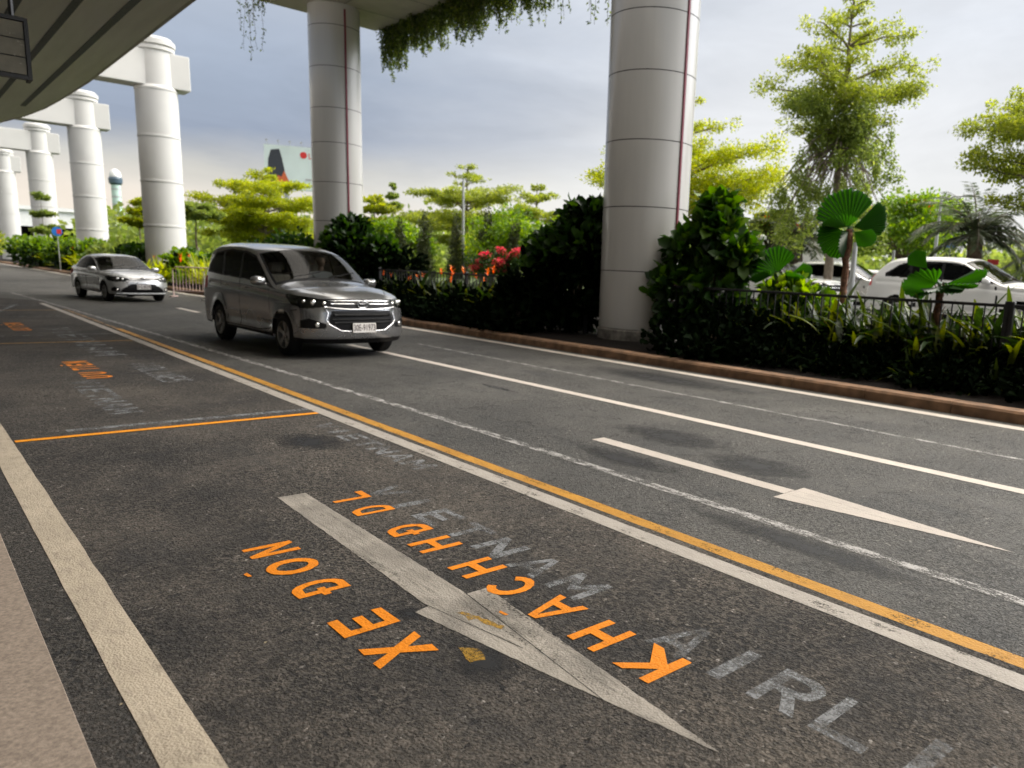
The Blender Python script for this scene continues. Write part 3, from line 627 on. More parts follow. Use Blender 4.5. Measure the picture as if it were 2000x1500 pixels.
def blob_leaves(rg, blobs, per, up=.5, shell=.55):
    """leaf positions through ellipsoids (cx,cy,cz,rx,ry,rz), denser towards the outside"""
    P = []; O = []
    vol = np.array([b[3] * b[4] * b[5] for b in blobs]) ** .75; vol /= vol.sum()
    for b_, f in zip(blobs, vol):
        n = max(6, int(per * f)); d = unit(rg.normal(size=(n, 3))); r = shell + (1 - shell) * rg.random(n); r *= 1 + .25 * rg.normal(size=n) * .5
        P.append(np.array(b_[:3]) + d * r[:, None] * np.array(b_[3:])); O.append(d)
    return np.concatenate(P), np.concatenate(O)
def rand_dirs(rg, O, out=.7, upv=.2, spread=.8):
    return unit(O * out + rg.normal(size=O.shape) * spread + np.array([0, 0, upv]))
def leafy(name, rg, blobs, n, L, W, mat, parent, broad=False, out=.6, upv=.1, spread=.8, shell=.5, nup=.9):
    P, O = blob_leaves(rg, blobs, n, shell=shell); D = rand_dirs(rg, O, out, upv, spread)
    Nn = unit(rg.normal(size=P.shape) * .6 + np.array([0, 0, nup]) + O * .3)
    Ls = L * (.7 + .6 * rg.random(len(P))); Ws = W * (.7 + .6 * rg.random(len(P)))
    V, F = (ovals if broad else kites)(P, D, Nn, Ls, Ws)
    return npmesh(name, V, F, mat, parent, smooth=broad)
def branch_tube(b, p0, p1, r0, r1, rg, sag=.0, n=5, sides=6):
    p0, p1 = np.array(p0, float), np.array(p1, float); L = np.linalg.norm(p1 - p0); pts = []
    for i in range(n + 1):
        t = i / n; p = p0 + (p1 - p0) * t; p[2] += math.sin(t * PI) * L * sag; p += rg.normal(size=3) * L * .015 * (0 < i < n); pts.append(p)
    b.tube(pts, [r0 + (r1 - r0) * i / n for i in range(n + 1)], sides, caps=False); return pts
def tier_tree(name, label, loc, H, tiers, seed, leaf='lf_tier', leafsize=.16, dens=900, group=None, trunk=.13, droop=0., bark='palebark', lean=(0, 0), flowers=None, thick=.16):
    """layered tree: tiers = (height, reach, number of limbs)"""
    rg = np.random.default_rng(seed); t = thing(name, label, 'tree', loc, group=group); b = MB(); blobs = []
    def ax(z): return np.array([lean[0] * z / H, lean[1] * z / H, z])
    b.tube([ax(H * k / 8) + np.array([*rg.normal(size=2) * .02 * (k > 0), 0]) for k in range(9)], [trunk * (1 - .85 * k / 8) for k in range(9)], 9)
    a0 = rg.random() * 6
    for z, rr, nb in tiers:
        a0 += 1.1
        for k in range(nb):
            a = a0 + 2 * PI * k / nb + rg.normal() * .25; r = rr * (.65 + .5 * rg.random()); zz = z + rg.normal() * .12 * rr ** .3
            tip = ax(zz) + np.array([math.cos(a) * r, math.sin(a) * r, r * (.12 - droop)])
            pts = branch_tube(b, ax(zz - .15 * r * (1 - droop)), tip, trunk * .38 * (.4 + .6 * r / 3), .012, rg, sag=.05 + droop * .25)
            for j in range(2, 6):
                c = pts[j]; s = r * .20 * (1.25 - .08 * j)
                for q in range(3):
                    o = rg.normal(size=3) * np.array([s * .9, s * .9, s * .18])
                    blobs.append((*(c + o + np.array([0, 0, .04])), s * (.7 + .5 * rg.random()), s * (.7 + .5 * rg.random()), s * thick * 1.6 + .05 + droop * s * .8))
    b.build('trunk', M[bark], t, smooth=True)
    leafy('crown', rg, blobs, int(dens * sum(x[2] * x[1] for x in tiers)), leafsize, leafsize * .6, M[leaf], t, out=.5, upv=.05 - droop, spread=.8, shell=.3)
    if flowers:
        top = sorted(blobs, key=lambda q: -q[2])[:max(8, len(blobs) // 4)]; sel = [top[i] for i in rg.choice(len(top), flowers)]
        leafy('flowers', rg, [(x, y, z + c * .7, a * .5, b_ * .5, c * .7) for x, y, z, a, b_, c in sel], 60 * flowers, .13, .11, M['fl_orange'], t)['kind'] = 'stuff'
    return t
def round_tree(name, label, loc, H, rad, seed, leaf='lf_mid', n=9000, size=.16, trunk=.16, group=None, squash=.75, flowers=0, cat='tree', base=.45, nb=26):
    rg = np.random.default_rng(seed); t = thing(name, label, cat, loc, group=group); b = MB(); blobs = []
    b.tube([(rg.normal() * .03, rg.normal() * .03, H * base * k / 4) for k in range(5)], [trunk * (1 - .1 * k) for k in range(5)], 8)
    for k in range(nb):
        d = unit(rg.normal(size=3)); d[2] = abs(d[2]) * 1.1 - .35; r = rad * (.45 + .5 * rg.random())
        c = np.array([d[0] * r, d[1] * r, H - rad * squash + d[2] * r * squash]); s = rad * (.22 + .16 * rg.random())
        blobs.append((*c, s * 1.2, s * 1.2, s * .7)); branch_tube(b, (0, 0, H * base * (.7 + .3 * rg.random())), c, trunk * .4, .015, rg, sag=.05)
    b.build('trunk', M['bark'], t, smooth=True); leafy('crown', rg, blobs, n, size, size * .6, M[leaf], t, shell=.4)
    if flowers:
        sel = [blobs[i] for i in rg.choice(len(blobs), flowers)]
        leafy('flowers', rg, [(x, y - b_ * .3, z + c * .4, a * .6, b_ * .6, c * .5) for x, y, z, a, b_, c in sel], flowers * 90, .16, .13, M['fl_orange'], t)['kind'] = 'stuff'
    return t
def palm(label, loc, H, nf, Lf, seed, group=None):
    rg = np.random.default_rng(seed); t = thing('feather_palm', label, 'palm', loc, group=group)
    b = MB(); b.tube([(rg.normal() * .03, rg.normal() * .03, H * k / 10) for k in range(11)], [.26 * (1.15 - .3 * k / 10) + (.02 if k % 2 else 0) for k in range(11)], 10); b.build('trunk', M['bark'], t, smooth=True)
    Vs = []; Fs = []; n0 = 0; rb = MB()
    for k in range(nf):
        a = 2.4 * k + rg.normal() * .2; e = R(78 - 75 * k / nf + rg.normal() * 6); L = Lf * (.85 + .3 * rg.random()); pts = []; p = np.array([0, 0, H]); d = np.array([math.cos(a) * math.cos(e), math.sin(a) * math.cos(e), math.sin(e)])
        for j in range(13):
            pts.append(p.copy()); p = p + d * L / 12; d = unit(d + np.array([0, 0, -.13]))
        rb.tube(pts, [.03 * (1 - .85 * j / 12) for j in range(13)], 4, caps=False)
        side = np.array([-math.sin(a), math.cos(a), 0])
        P = []; D = []; LL = []
        for q in np.linspace(.12, 1, 42):
            x = q * 12; i = min(11, int(x)); pp = pts[i] + (pts[i + 1] - pts[i]) * (x - i); tg = unit(pts[i + 1] - pts[i])
            for s in (-1, 1): P.append(pp); D.append(unit(side * s * .8 + tg * .6 + np.array([0, 0, -.35 + rg.normal() * .12]))); LL.append(L * .24 * math.sin(min(1, q * 1.3 + .15) * PI * .85) + .08)
        V, F = kites(np.array(P), np.array(D), unit(rg.normal(size=(len(P), 3)) * .3 + np.array([0, 0, 1])), np.array(LL), .06)
        Vs.append(V); Fs.append(F + n0); n0 += len(V)
    rb.build('frond_stalks', M['palebark'], t); npmesh('fronds', np.concatenate(Vs), np.concatenate(Fs), M['lf_palm'], t); return t
def fan_leaf(b, c, d, rad, rg, cup=.10, span=150, n=30, face=0.):
    """pleated round fan leaf: c = joint with the stalk, d = the way its middle points"""
    d = unit(np.array(d, float)); nrm = unit(np.cross(np.cross(d, [0, 0, 1.]), d) * (1 - face) + np.array([.80, .58, -.15]) * face + rg.normal(size=3) * .08); s = unit(np.cross(d, nrm)); nrm = unit(np.cross(s, d)); v = [c]; v2 = []
    for i in range(n + 1):
        a = R(-span / 2 + span * i / n); z = (.013 if i % 2 else -.013); edge = rad * (1 - .16 * (abs(a) / R(span / 2)) ** 3) * (1.0 if i % 2 else .97) * (1 + rg.normal() * .018)
        for q in (.35, .72, 1.):
            r = edge * q; v2.append(c + (d * math.cos(a) + s * math.sin(a)) * r + nrm * (z * q * 1.6 * rad / .5 + cup * r * q + .05 * r * math.cos(2 * a) - .10 * rad * q * q * (1 - math.cos(a))))
    f = []
    for i in range(n):
        o = 1 + i * 3; f.append((0, o, o + 3)); f.append((o, o + 1, o + 4, o + 3)); f.append((o + 1, o + 2, o + 5, o + 4))
    b.add([*v, *v2], f)
def fan_palm(label, loc, H, leaves, seed, trunk=.055):
    rg = np.random.default_rng(seed); t = thing('fan_palm', label, 'palm', loc)
    b = MB(); b.tube([(rg.normal() * .012, rg.normal() * .012, H * k / 14) for k in range(15)], [trunk * (1.15 - .2 * k / 14 + (.16 if k % 2 else 0)) for k in range(15)], 9)
    for k in range(26):      # torn leaf bases on the stem
        a = rg.random() * 6.3; z = H * (.15 + .83 * rg.random()); b.tube([(math.cos(a) * trunk, math.sin(a) * trunk, z), (math.cos(a) * (trunk + .05), math.sin(a) * (trunk + .05), z + .09)], [.012, .003], 4)
    b.build('trunk', M['stem'], t)
    for (az, el, st, rad, fc, sp_) in leaves:
        a = R(az); e = R(el); d = np.array([math.cos(a) * math.cos(e), math.sin(a) * math.cos(e), math.sin(e)]); c = np.array([0, 0, H]) + d * st
        lb = MB(); lb.tube([(0, 0, H - .05), np.array([0, 0, H]) + d * st * .5 + np.array([0, 0, .03]), c], .011, 5); e2 = e - R(8); d2 = np.array([math.cos(a) * math.cos(e2), math.sin(a) * math.cos(e2), math.sin(e2)])
        fan_leaf(lb, c, d2, rad, rg, face=fc, span=sp_); lb.build('fan_leaf', M['lf_fan'], t)
    return t
def big_bush(name, label, loc, blobs, n, L, W, seed, leaf='lf_dark', top=None, cat='shrub', group=None, stems=9):
    """broad leaved shrub; blobs in local coordinates; top: a second, brighter leaf material for the upper blobs"""
    rg = np.random.default_rng(seed); t = thing(name, label, cat, loc, group=group); b = MB()
    zc = max(q[2] for q in blobs)
    for k in range(stems):
        q = blobs[k % len(blobs)]; branch_tube(b, (q[0] * .5 + rg.normal() * .06, q[1] * .5 + rg.normal() * .06, 0), (q[0], q[1], q[2] + q[5] * .5), .03, .012, rg, .02)
    b.build('stems', M['bark'], t); leafy('leaves', rg, blobs, n, L, W, M[leaf], t, broad=True, out=.8, upv=.25, spread=.55, shell=.55, nup=.5)
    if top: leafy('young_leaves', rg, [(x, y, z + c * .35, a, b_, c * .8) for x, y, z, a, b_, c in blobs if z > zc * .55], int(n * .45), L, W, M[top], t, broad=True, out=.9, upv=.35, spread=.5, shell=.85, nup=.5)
    return t
def blade(b, p, a, e, L, W, rg, bend=.5, n=6):
    d = np.array([math.cos(a) * math.cos(e), math.sin(a) * math.cos(e), math.sin(e)]); s = np.array([-math.sin(a), math.cos(a), 0]); p = np.array(p, float); v = []
    for i in range(n + 1):
        q = i / n; wv = W * (math.sin(PI * (.12 + .86 * q)) ** .8) * .5; u = np.cross(s, d)
        v += [p + s * wv - u * wv * .35, p.copy(), p - s * wv - u * wv * .35]; p = p + d * L / n; d = unit(d + np.array([0, 0, -bend / n]))
    b.add(v, [(3 * i + k, 3 * i + k + 1, 3 * i + k + 4, 3 * i + k + 3) for i in range(n) for k in (0, 1)])
def strap_plant(name, label, loc, nl, L, W, seed, leaf='lf_strap', H=0, group=None, cat='plant', bend=.9, flower=None, nfl=3, link_to=None):
    rg = np.random.default_rng(seed); t = thing(name, label, cat, loc, group=group); b = MB(); nst = 1 + (H > 0) * 3
    for k in range(nl):
        q = k / nl; st = rg.normal(size=2) * (.05 + .10 * (H > 0)); z = H * (.25 + .75 * rg.random()) if H else .02
        blade(b, (st[0], st[1], z), k * 2.4 + rg.normal() * .3, R(78 - 55 * q + rg.normal() * 8), L * (.7 + .5 * rg.random()), W * (.8 + .4 * rg.random()), rg, bend * (.6 + .8 * rg.random()))
    b.build('leaves', M[leaf], t, smooth=True)
    if H: MB_ = MB(); [MB_.tube([(rg.normal() * .05, rg.normal() * .05, 0), (rg.normal() * .12, rg.normal() * .12, H)], .012, 5) for _ in range(3)]; MB_.build('stems', M['stem'], t)
    if flower:
        for k in range(nfl):
            fb = MB()
            a = rg.random() * 6.3; x, y = math.cos(a) * .16, math.sin(a) * .16; z = L * .85 + H + rg.random() * .2
            for j in range(5): blade(fb, (x, y, z + j * .03), a + j * 2.2, R(50), .12, .045, rg, .6, 3)
            fb.build('blossom', M[flower], t, smooth=True)
    return t
# ------------------------------------------------------------------ trees beyond the bed
big = tier_tree('tall_layered_tree', 'tall light green layered tree rising over the car park, whole crown in the sky', (23.0, 13.9, .54), 9.9, [(9.75, .5, 4), (9.2, .8, 5), (8.5, 1.5, 5), (7.6, 1.9, 5), (6.75, 2.4, 6), (5.9, 1.7, 5)], 11, leaf='lf_tier', leafsize=.10, dens=430, trunk=.17, droop=.03, thick=.34)
rg = np.random.default_rng(5)
bl = [(rg.normal() * .8, rg.normal() * .8, 5.6 + rg.random() * 1.2, .6, .6, .5) for _ in range(16)]
for k in range(120):
    a = rg.random() * 6.3; q = rg.random(); r = (.5 + .9 * rg.random()) * (1.0 + .75 * q); z = 5.6 - 3.3 * q
    bl.append((math.cos(a) * r * 1.1, math.sin(a) * r * 1.1, z, .22, .22, .42))
leafy('drooping_sprays', rg, bl, 21000, .11, .065, M['lf_mid'], big, out=.3, upv=-.5, shell=.2)
bb = MB()
for q in bl[16:]: branch_tube(bb, (0, 0, 4.6 + rg.random() * 1.5), (q[0], q[1], q[2] + .3), .03, .008, rg, .14)
bb.build('limbs', M['palebark'], big)
tier_tree('layered_tree', 'layered green tree reaching in from the right edge of the photo', (24.9, 8.1, .54), 7.0, [(6.9, .6, 5), (6.1, 1.7, 7), (5.3, 2.1, 8), (4.4, 2.0, 8), (3.6, 1.6, 6)], 21, leafsize=.11, dens=430, thick=.28, trunk=.15, droop=.02)
tier_tree('layered_tree', 'yellow green layered tree partly hidden behind the large panelled column', (23.8, 21.2, .54), 7.9, [(7.6, .7, 5), (6.7, 1.4, 6), (5.6, 3.4, 9), (4.5, 4.1, 11), (3.5, 3.0, 8)], 31, leaf='lf_yellow', leafsize=.11, dens=470, thick=.26, trunk=.14)
tier_tree('layered_tree', 'layered green tree with three flat tiers behind the tall grey lamp post', (25.9, 40.3, .54), 6.8, [(6.6, .6, 4), (5.9, 1.1, 5), (4.8, 3.0, 8), (3.5, 3.4, 8), (2.4, 2.6, 7)], 41, leafsize=.13, dens=520, trunk=.15)
tier_tree('layered_tree', 'smaller layered green tree to the right of the three tiered one', (28.6, 37.0, .54), 6.0, [(5.7, .5, 4), (5.0, 1.2, 5), (4.1, 2.2, 7), (3.0, 2.6, 7), (2.0, 2.2, 6)], 43, leafsize=.13, dens=520, trunk=.13)
tier_tree('layered_tree', 'slender young tree with a pointed top right of the grey column', (23.25, 44.4, .54), 5.75, [(5.6, .18, 4), (5.0, .35, 5), (4.4, .6, 6), (3.5, .5, 5)], 47, leaf='lf_mid', leafsize=.15, dens=700, trunk=.07)
tier_tree('layered_tree', 'yellow green tree peeping out right of the grey column', (21.4, 43.2, .54), 4.9, [(4.6, .5, 5), (3.9, .9, 6), (3.1, 1.4, 7), (2.2, 1.5, 7)], 53, leaf='lf_yellow', leafsize=.18, dens=420, trunk=.1)
tier_tree('layered_tree', 'broad yellow green tree below the billboard left of the grey column', (18.2, 52.0, .54), 6.3, [(6.1, 1.0, 6), (5.2, 2.3, 8), (4.2, 3.1, 9), (3.1, 3.2, 9), (2.1, 2.6, 8)], 61, leaf='lf_yellow', leafsize=.14, dens=620, thick=.24, trunk=.16)
tier_tree('layered_tree', 'small round topped roadside tree just right of the nearest white pier', (13.6, 50.0, .2), 4.3, [(4.1, .9, 7), (3.6, 1.1, 7)], 67, leaf='lf_mid', leafsize=.18, dens=420, trunk=.09, bark='bark')
tier_tree('layered_tree', 'young pagoda shaped tree between the third and fourth white piers', (9.9, 78.5, .1), 5.6, [(5.5, .55, 6), (4.1, .7, 6), (2.8, .9, 6)], 71, leaf='lf_mid', leafsize=.2, dens=520, trunk=.05)
tier_tree('layered_tree', 'yellow green tree top between the control tower and the nearest white pier', (11.6, 54.0, .2), 4.4, [(4.2, .4, 5), (3.7, .6, 6), (3.0, .7, 6)], 73, leaf='lf_yellow', leafsize=.2, dens=520, trunk=.08)
palm('grey green feather palm left of the tall layered tree', (26.4, 17.4, .54), 2.5, 34, 2.3, 81)
palm('feather palm near the right edge with arching fronds against the sky', (26.4, 10.6, .54), 2.7, 32, 2.2, 83)
palm('low feather palm at the right edge beside the taller palm', (29.5, 8.9, .54), 2.2, 26, 2.4, 87)
round_tree('flame_tree', 'dark green round tree with orange blossom behind the fan palm', (35.8, 17.5, .54), 5.9, 3.1, 91, leaf='lf_bright', n=13000, size=.2, flowers=6)
round_tree('flame_tree', 'low bright green tree with orange blossom right of the large column', (35.5, 26.0, .54), 4.6, 3.2, 93, leaf='lf_bright', n=11000, size=.2, flowers=3)
round_tree('flame_tree', 'orange blossomed tree top just right of the large column', (26.6, 18.8, .54), 3.9, 1.0, 94, leaf='lf_mid', n=3500, size=.14, flowers=5)
round_tree('round_tree', 'dull green round tree in the distance right of the dark flame tree', (47, 14.5, .54), 4.6, 3.2, 95, leaf='lf_mid', n=8000, size=.22)
round_tree('round_tree', 'dull green round tree in the distance at the right edge', (47, 7, .54), 4.4, 3.4, 96, leaf='lf_mid', n=8000, size=.22)
round_tree('round_tree', 'bright green tree filling the gap left of the large column', (24.2, 28.0, .54), 3.9, 2.1, 97, leaf='lf_bright', n=8000, size=.17, flowers=0)
round_tree('round_tree', 'yellowish green round tree behind the red flowering bush', (22.6, 31.6, .54), 4.1, 2.4, 98, leaf='lf_bright', n=9000, size=.17)
round_tree('round_tree', 'yellow green round tree behind the dark conifer columns', (24.5, 35.5, .54), 3.7, 2.4, 99, leaf='lf_yellow', n=8000, size=.18)
round_tree('round_tree', 'soft green tree behind the leftmost conifer column', (20.3, 38.5, .54), 3.7, 1.9, 100, leaf='lf_bright', n=7000, size=.18)
# far wood that reads as one mass
rg = np.random.default_rng(7); bl = []
for k in range(210):
    a = R(10 + 82 * rg.random()); d = 62 + 40 * rg.random(); s = 2.2 + 2. * rg.random(); bl.append((math.sin(a) * d, math.cos(a) * d, 1.2 + rg.random() * 2.2, s, s, s * .75))
P_, O_ = blob_leaves(rg, bl, 60000, shell=.7); V, F = kites(P_, rand_dirs(rg, O_), unit(rg.normal(size=P_.shape) + [0, 0, .6]), .55, .4)
tag(npmesh('far_wood', V, F, M['lf_mid']), 'continuous belt of far trees along the horizon', 'wood', kind='stuff')

# dark conifer columns
for i, (x, y, h, r) in enumerate(((17.9, 33.6, 3.0, .44), (18.8, 32.9, 3.4, .50), (20.1, 32.2, 3.3, .52), (21.0, 31.0, 3.7, .52), (21.4, 29.4, 3.1, .50))):
    rg = np.random.default_rng(200 + i); t = thing('conifer_column', ['leftmost', 'second', 'middle', 'fourth', 'rightmost'][i] + ' of the five dark column shaped conifers behind the flower bed', 'conifer', (x, y, .54), group='dark conifer columns')
    MB().tube([(0, 0, 0), (0, 0, h * .8)], [.05, .02], 6).build('trunk', M['bark'], t)
    leafy('foliage', rg, [(rg.normal() * .06, rg.normal() * .06, h * (.12 + .8 * q), r * (1.0 - .62 * q), r * (1.0 - .62 * q), h * .13) for q in np.linspace(0, 1, 11)], 3800, .12, .05, M['lf_cyp'], t, out=.4, upv=.9, shell=.5)
# bougainvillea
rg = np.random.default_rng(31)
for x, y, h, lab in ((17.6, 24.0, 1.65, 'pink red flowering bush left of the dark broadleaved bush'), (16.6, 24.9, 1.55, 'smaller pink red flowering bush beside the conifers, cascading')):
    t = thing('flowering_bush', lab, 'flowering bush', (x, y, .54)); MB().tube([(0, 0, 0), (.05, 0, h * .7)], [.05, .03], 6).build('stem', M['bark'], t)
    bl = [(rg.normal() * .35, rg.normal() * .3, h * (.55 + .4 * rg.random()), .28, .28, .22) for _ in range(12)]
    leafy('leaves', rg, bl, 2200, .09, .06, M['lf_dark'], t)
    leafy('flowers', rg, [(a, b_, c + .12, d * .7, e * .7, f * .7) for a, b_, c, d, e, f in bl[:7]], 900, .08, .07, M['fl_red'], t, upv=.4)['kind'] = 'stuff'

# ------------------------------------------------------------------ bushes and plants in the bed
def ring_blobs(rg, n, rx_, ry_, z0, z1, s):
    return [(rg.uniform(-1, 1) * rx_, rg.uniform(-1, 1) * ry_, z0 + (z1 - z0) * rg.random(), s * (.8 + .5 * rg.random()), s * (.8 + .5 * rg.random()), s * .8) for _ in range(n)]
rg = np.random.default_rng(77)
# right of the big column: big leaved fig, bright on top
big_bush('broadleaved_bush', 'tall broadleaved bush with bright top leaves against the right side of the large column', (12.0, 9.7, .2), [(0, .15, 1.0, .55, .65, .8), (.05, .1, 2.15, .36, .36, .40), (.1, .15, 2.62, .26, .27, .25), (-.1, .8, 1.85, .24, .26, .28), (.1, -.35, 1.75, .32, .35, .3), (-.3, .9, 1.0, .35, .4, .6)], 1150, .30, .21, 301, top='lf_fig')
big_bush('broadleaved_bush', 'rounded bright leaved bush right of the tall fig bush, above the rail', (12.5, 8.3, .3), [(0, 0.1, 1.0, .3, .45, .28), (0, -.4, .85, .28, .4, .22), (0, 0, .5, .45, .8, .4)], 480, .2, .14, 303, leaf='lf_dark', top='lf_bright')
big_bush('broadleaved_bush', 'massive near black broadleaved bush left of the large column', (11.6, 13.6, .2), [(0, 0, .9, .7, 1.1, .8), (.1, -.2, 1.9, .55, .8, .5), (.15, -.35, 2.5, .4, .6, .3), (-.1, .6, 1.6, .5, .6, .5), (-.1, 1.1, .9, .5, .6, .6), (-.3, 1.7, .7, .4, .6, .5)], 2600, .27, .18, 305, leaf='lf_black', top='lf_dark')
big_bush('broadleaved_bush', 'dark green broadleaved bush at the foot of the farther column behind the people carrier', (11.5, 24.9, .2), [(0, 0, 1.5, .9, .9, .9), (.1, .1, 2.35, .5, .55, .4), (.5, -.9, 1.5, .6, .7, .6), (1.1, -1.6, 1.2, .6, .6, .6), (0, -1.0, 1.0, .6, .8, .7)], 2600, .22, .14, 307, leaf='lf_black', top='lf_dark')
big_bush('broadleaved_bush', 'low dark leafy bush seen over the roof of the people carrier', (10.9, 28.6, .2), [(0, 0, 1.3, .8, 1.2, .8), (-.1, .9, 1.5, .5, .7, .5), (.3, -.4, 1.7, .5, .6, .4), (-.6, 1.8, 1.3, .5, .6, .5)], 1800, .18, .11, 309, leaf='lf_dark', top='lf_dark')
# shadowed hedge mass filling the bed under the rail, one bush a length
hedge_spots = [(11.15, 1.3, .55), (11.2, 2.9, .55), (11.15, 4.5, .5), (11.2, 6.1, .5), (11.2, 7.7, .6), (11.1, 9.0, .7), (11.0, 14.9, .8), (11.1, 16.4, .7), (11.0, 18.0, .65), (11.1, 19.6, .65), (11.0, 21.2, .7), (10.8, 22.8, .7), (10.7, 24.6, .7)]
hb0 = None
for i, (x, y, s) in enumerate(hedge_spots):
    if hb0 is None:
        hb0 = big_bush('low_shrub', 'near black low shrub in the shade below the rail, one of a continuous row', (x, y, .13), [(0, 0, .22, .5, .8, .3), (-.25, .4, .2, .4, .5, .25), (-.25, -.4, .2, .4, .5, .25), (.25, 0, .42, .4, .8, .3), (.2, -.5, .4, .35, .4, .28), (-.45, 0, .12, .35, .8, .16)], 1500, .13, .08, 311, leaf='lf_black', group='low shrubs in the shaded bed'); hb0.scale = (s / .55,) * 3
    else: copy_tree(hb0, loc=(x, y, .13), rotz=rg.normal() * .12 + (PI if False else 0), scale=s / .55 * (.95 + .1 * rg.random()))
# strap leaved plants behind and through the rail
G1 = 'strap leaved plants along the rail right of the large column'
p0 = strap_plant('strap_leaved_plant', 'yellow green strap leaved plant growing through the black rail, one of many alike', (12.0, 4.6, .18), 34, .62, .085, 401, H=.55, group=G1)
p1 = strap_plant('strap_leaved_plant', 'yellow green strap leaved plant growing through the black rail, one of many alike', (12.0, 5.8, .18), 30, .55, .075, 402, H=.45, group=G1)
for k in range(44):
    y = 1.0 + k * .18 + rg.normal() * .08; copy_tree(p0 if k % 2 else p1, loc=(11.55 + rg.random() * .75, y, .18), rotz=rg.random() * 6.3, scale=.85 + .5 * rg.random())
G1b = 'low strap leaved plants in front of the rail'
q0 = strap_plant('low_strap_plant', 'low strap leaved plant in front of the rail in the shade, one of many alike', (10.95, 5.0, .14), 16, .5, .07, 405, group=G1b, bend=1.2)
for k in range(16):
    y = 1.4 + k * .5 + rg.normal() * .15; copy_tree(q0, loc=(10.75 + rg.random() * .5, y, .14), rotz=rg.random() * 6.3, scale=.7 + .4 * rg.random())
# flower bed plants left of the column
G2 = 'broad bladed plants with orange flowers along the bed'
h0 = strap_plant('heliconia', 'broad bladed plant with small orange flowers in the bed left of the large column', (11.3, 18, .16), 30, .75, .12, 411, H=.45, group=G2, flower='fl_orange', nfl=2, leaf='lf_strap')
h1 = strap_plant('heliconia', 'broad bladed green plant without flowers in the bed left of the large column', (11.5, 20, .16), 26, .8, .13, 412, H=.5, group='broad bladed plants without flowers along the bed', leaf='lf_strap')
for k in range(24):
    y = 15.4 + k * .36 + rg.normal() * .1; copy_tree(h0 if k % 3 == 0 else h1, loc=(11.3 + rg.random() * 1.0, y, .16), rotz=rg.random() * 6.3, scale=.7 + .35 * rg.random())
# red leaved plant and fan palms
strap_plant('red_leaved_plant', 'small plant with orange red leaves behind the rail below the right hand fan palm', (12.1, 4.95, .3), 20, .4, .05, 421, H=.3, leaf='fl_orange')
fan_palm('tall fan palm with upright round leaves standing above the rail', (12.3, 7.1, .2), 2.30, [(138, 78, .03, .66, .8, 120), (-42, 26, .08, .66, .6, 66), (60, 28, .12, .46, .45, 120), (138, -34, .07, .50, .55, 120), (-60, -24, .10, .40, .4, 110), (200, -52, .06, .44, .35, 120), (175, 18, .10, .44, .35, 130)], 501)
fan_palm('short fan palm with flat drooping leaves above the rail near the right edge', (11.75, 5.15, .2), 1.42, [(138, 6, .08, .48, .30, 160), (-42, 12, .08, .60, .30, 130), (178, -20, .06, .42, .2, 140), (-150, -14, .14, .36, .1, 150), (60, 12, .2, .36, .1, 150), (-95, 2, .14, .40, .2, 150), (140, 44, .34, .34, .5, 80)], 503)
fan_palm('low fan palm with a bright half round leaf right of the fig bush', (12.45, 8.55, .2), 1.45, [(130, 62, .08, .50, .9, 160), (-50, 10, .18, .44, .4, 110), (-100, 4, .18, .36, .3, 110), (160, 0, .2, .40, .3, 120)], 505)
strap_plant('banana_like_plant', 'upright bright broad leaves right of the low fan palm above the rail', (12.3, 7.75, .2), 14, .62, .17, 431, H=.85, leaf='lf_bright', bend=.5)
strap_plant('banana_like_plant', 'upright bright green blades above the rail at the right edge', (11.9, 3.75, .2), 13, .62, .12, 433, H=.65, leaf='lf_bright', bend=.35)
# far roadside hedge with flowers at the left
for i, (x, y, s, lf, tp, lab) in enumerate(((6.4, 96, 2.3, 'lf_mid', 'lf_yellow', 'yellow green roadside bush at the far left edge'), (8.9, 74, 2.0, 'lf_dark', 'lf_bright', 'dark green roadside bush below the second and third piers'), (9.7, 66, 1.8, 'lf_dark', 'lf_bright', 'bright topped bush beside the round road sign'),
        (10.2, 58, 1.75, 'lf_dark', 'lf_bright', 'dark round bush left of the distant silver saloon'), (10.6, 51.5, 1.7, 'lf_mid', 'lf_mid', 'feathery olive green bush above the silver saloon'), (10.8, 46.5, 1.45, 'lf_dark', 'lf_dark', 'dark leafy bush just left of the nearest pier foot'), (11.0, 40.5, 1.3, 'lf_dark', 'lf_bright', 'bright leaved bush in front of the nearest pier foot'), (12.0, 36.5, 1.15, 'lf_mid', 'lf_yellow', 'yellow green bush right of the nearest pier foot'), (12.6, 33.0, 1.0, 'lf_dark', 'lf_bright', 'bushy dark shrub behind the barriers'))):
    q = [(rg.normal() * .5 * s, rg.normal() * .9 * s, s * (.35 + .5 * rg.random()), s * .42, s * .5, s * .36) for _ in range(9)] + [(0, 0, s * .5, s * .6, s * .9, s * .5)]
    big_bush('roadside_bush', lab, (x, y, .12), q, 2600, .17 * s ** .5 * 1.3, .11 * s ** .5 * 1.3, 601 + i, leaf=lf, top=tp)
G3 = 'yellow green flowering plants along the far kerb'
f0 = strap_plant('kerbside_plant', 'yellow green kerbside plant with orange flowers, one of a long row at the far left', (9.6, 38, .13), 40, .7, .10, 441, H=.35, leaf='lf_bright', flower='fl_orange', nfl=2, group=G3)
f1 = strap_plant('kerbside_plant', 'yellow green kerbside plant without flowers, one of a long row at the far left', (9.3, 39.5, .13), 44, .75, .10, 443, H=.35, leaf='lf_yellow', group='yellow green plants without flowers along the far kerb')
for k in range(40):
    y = 31.5 + k * 1.05 + rg.normal() * .2; copy_tree(f0 if k % 5 == 2 else f1, loc=(kx(y, .9 + rg.random() * .6), y, .13), rotz=rg.random() * 6.3, scale=1. + .5 * rg.random())

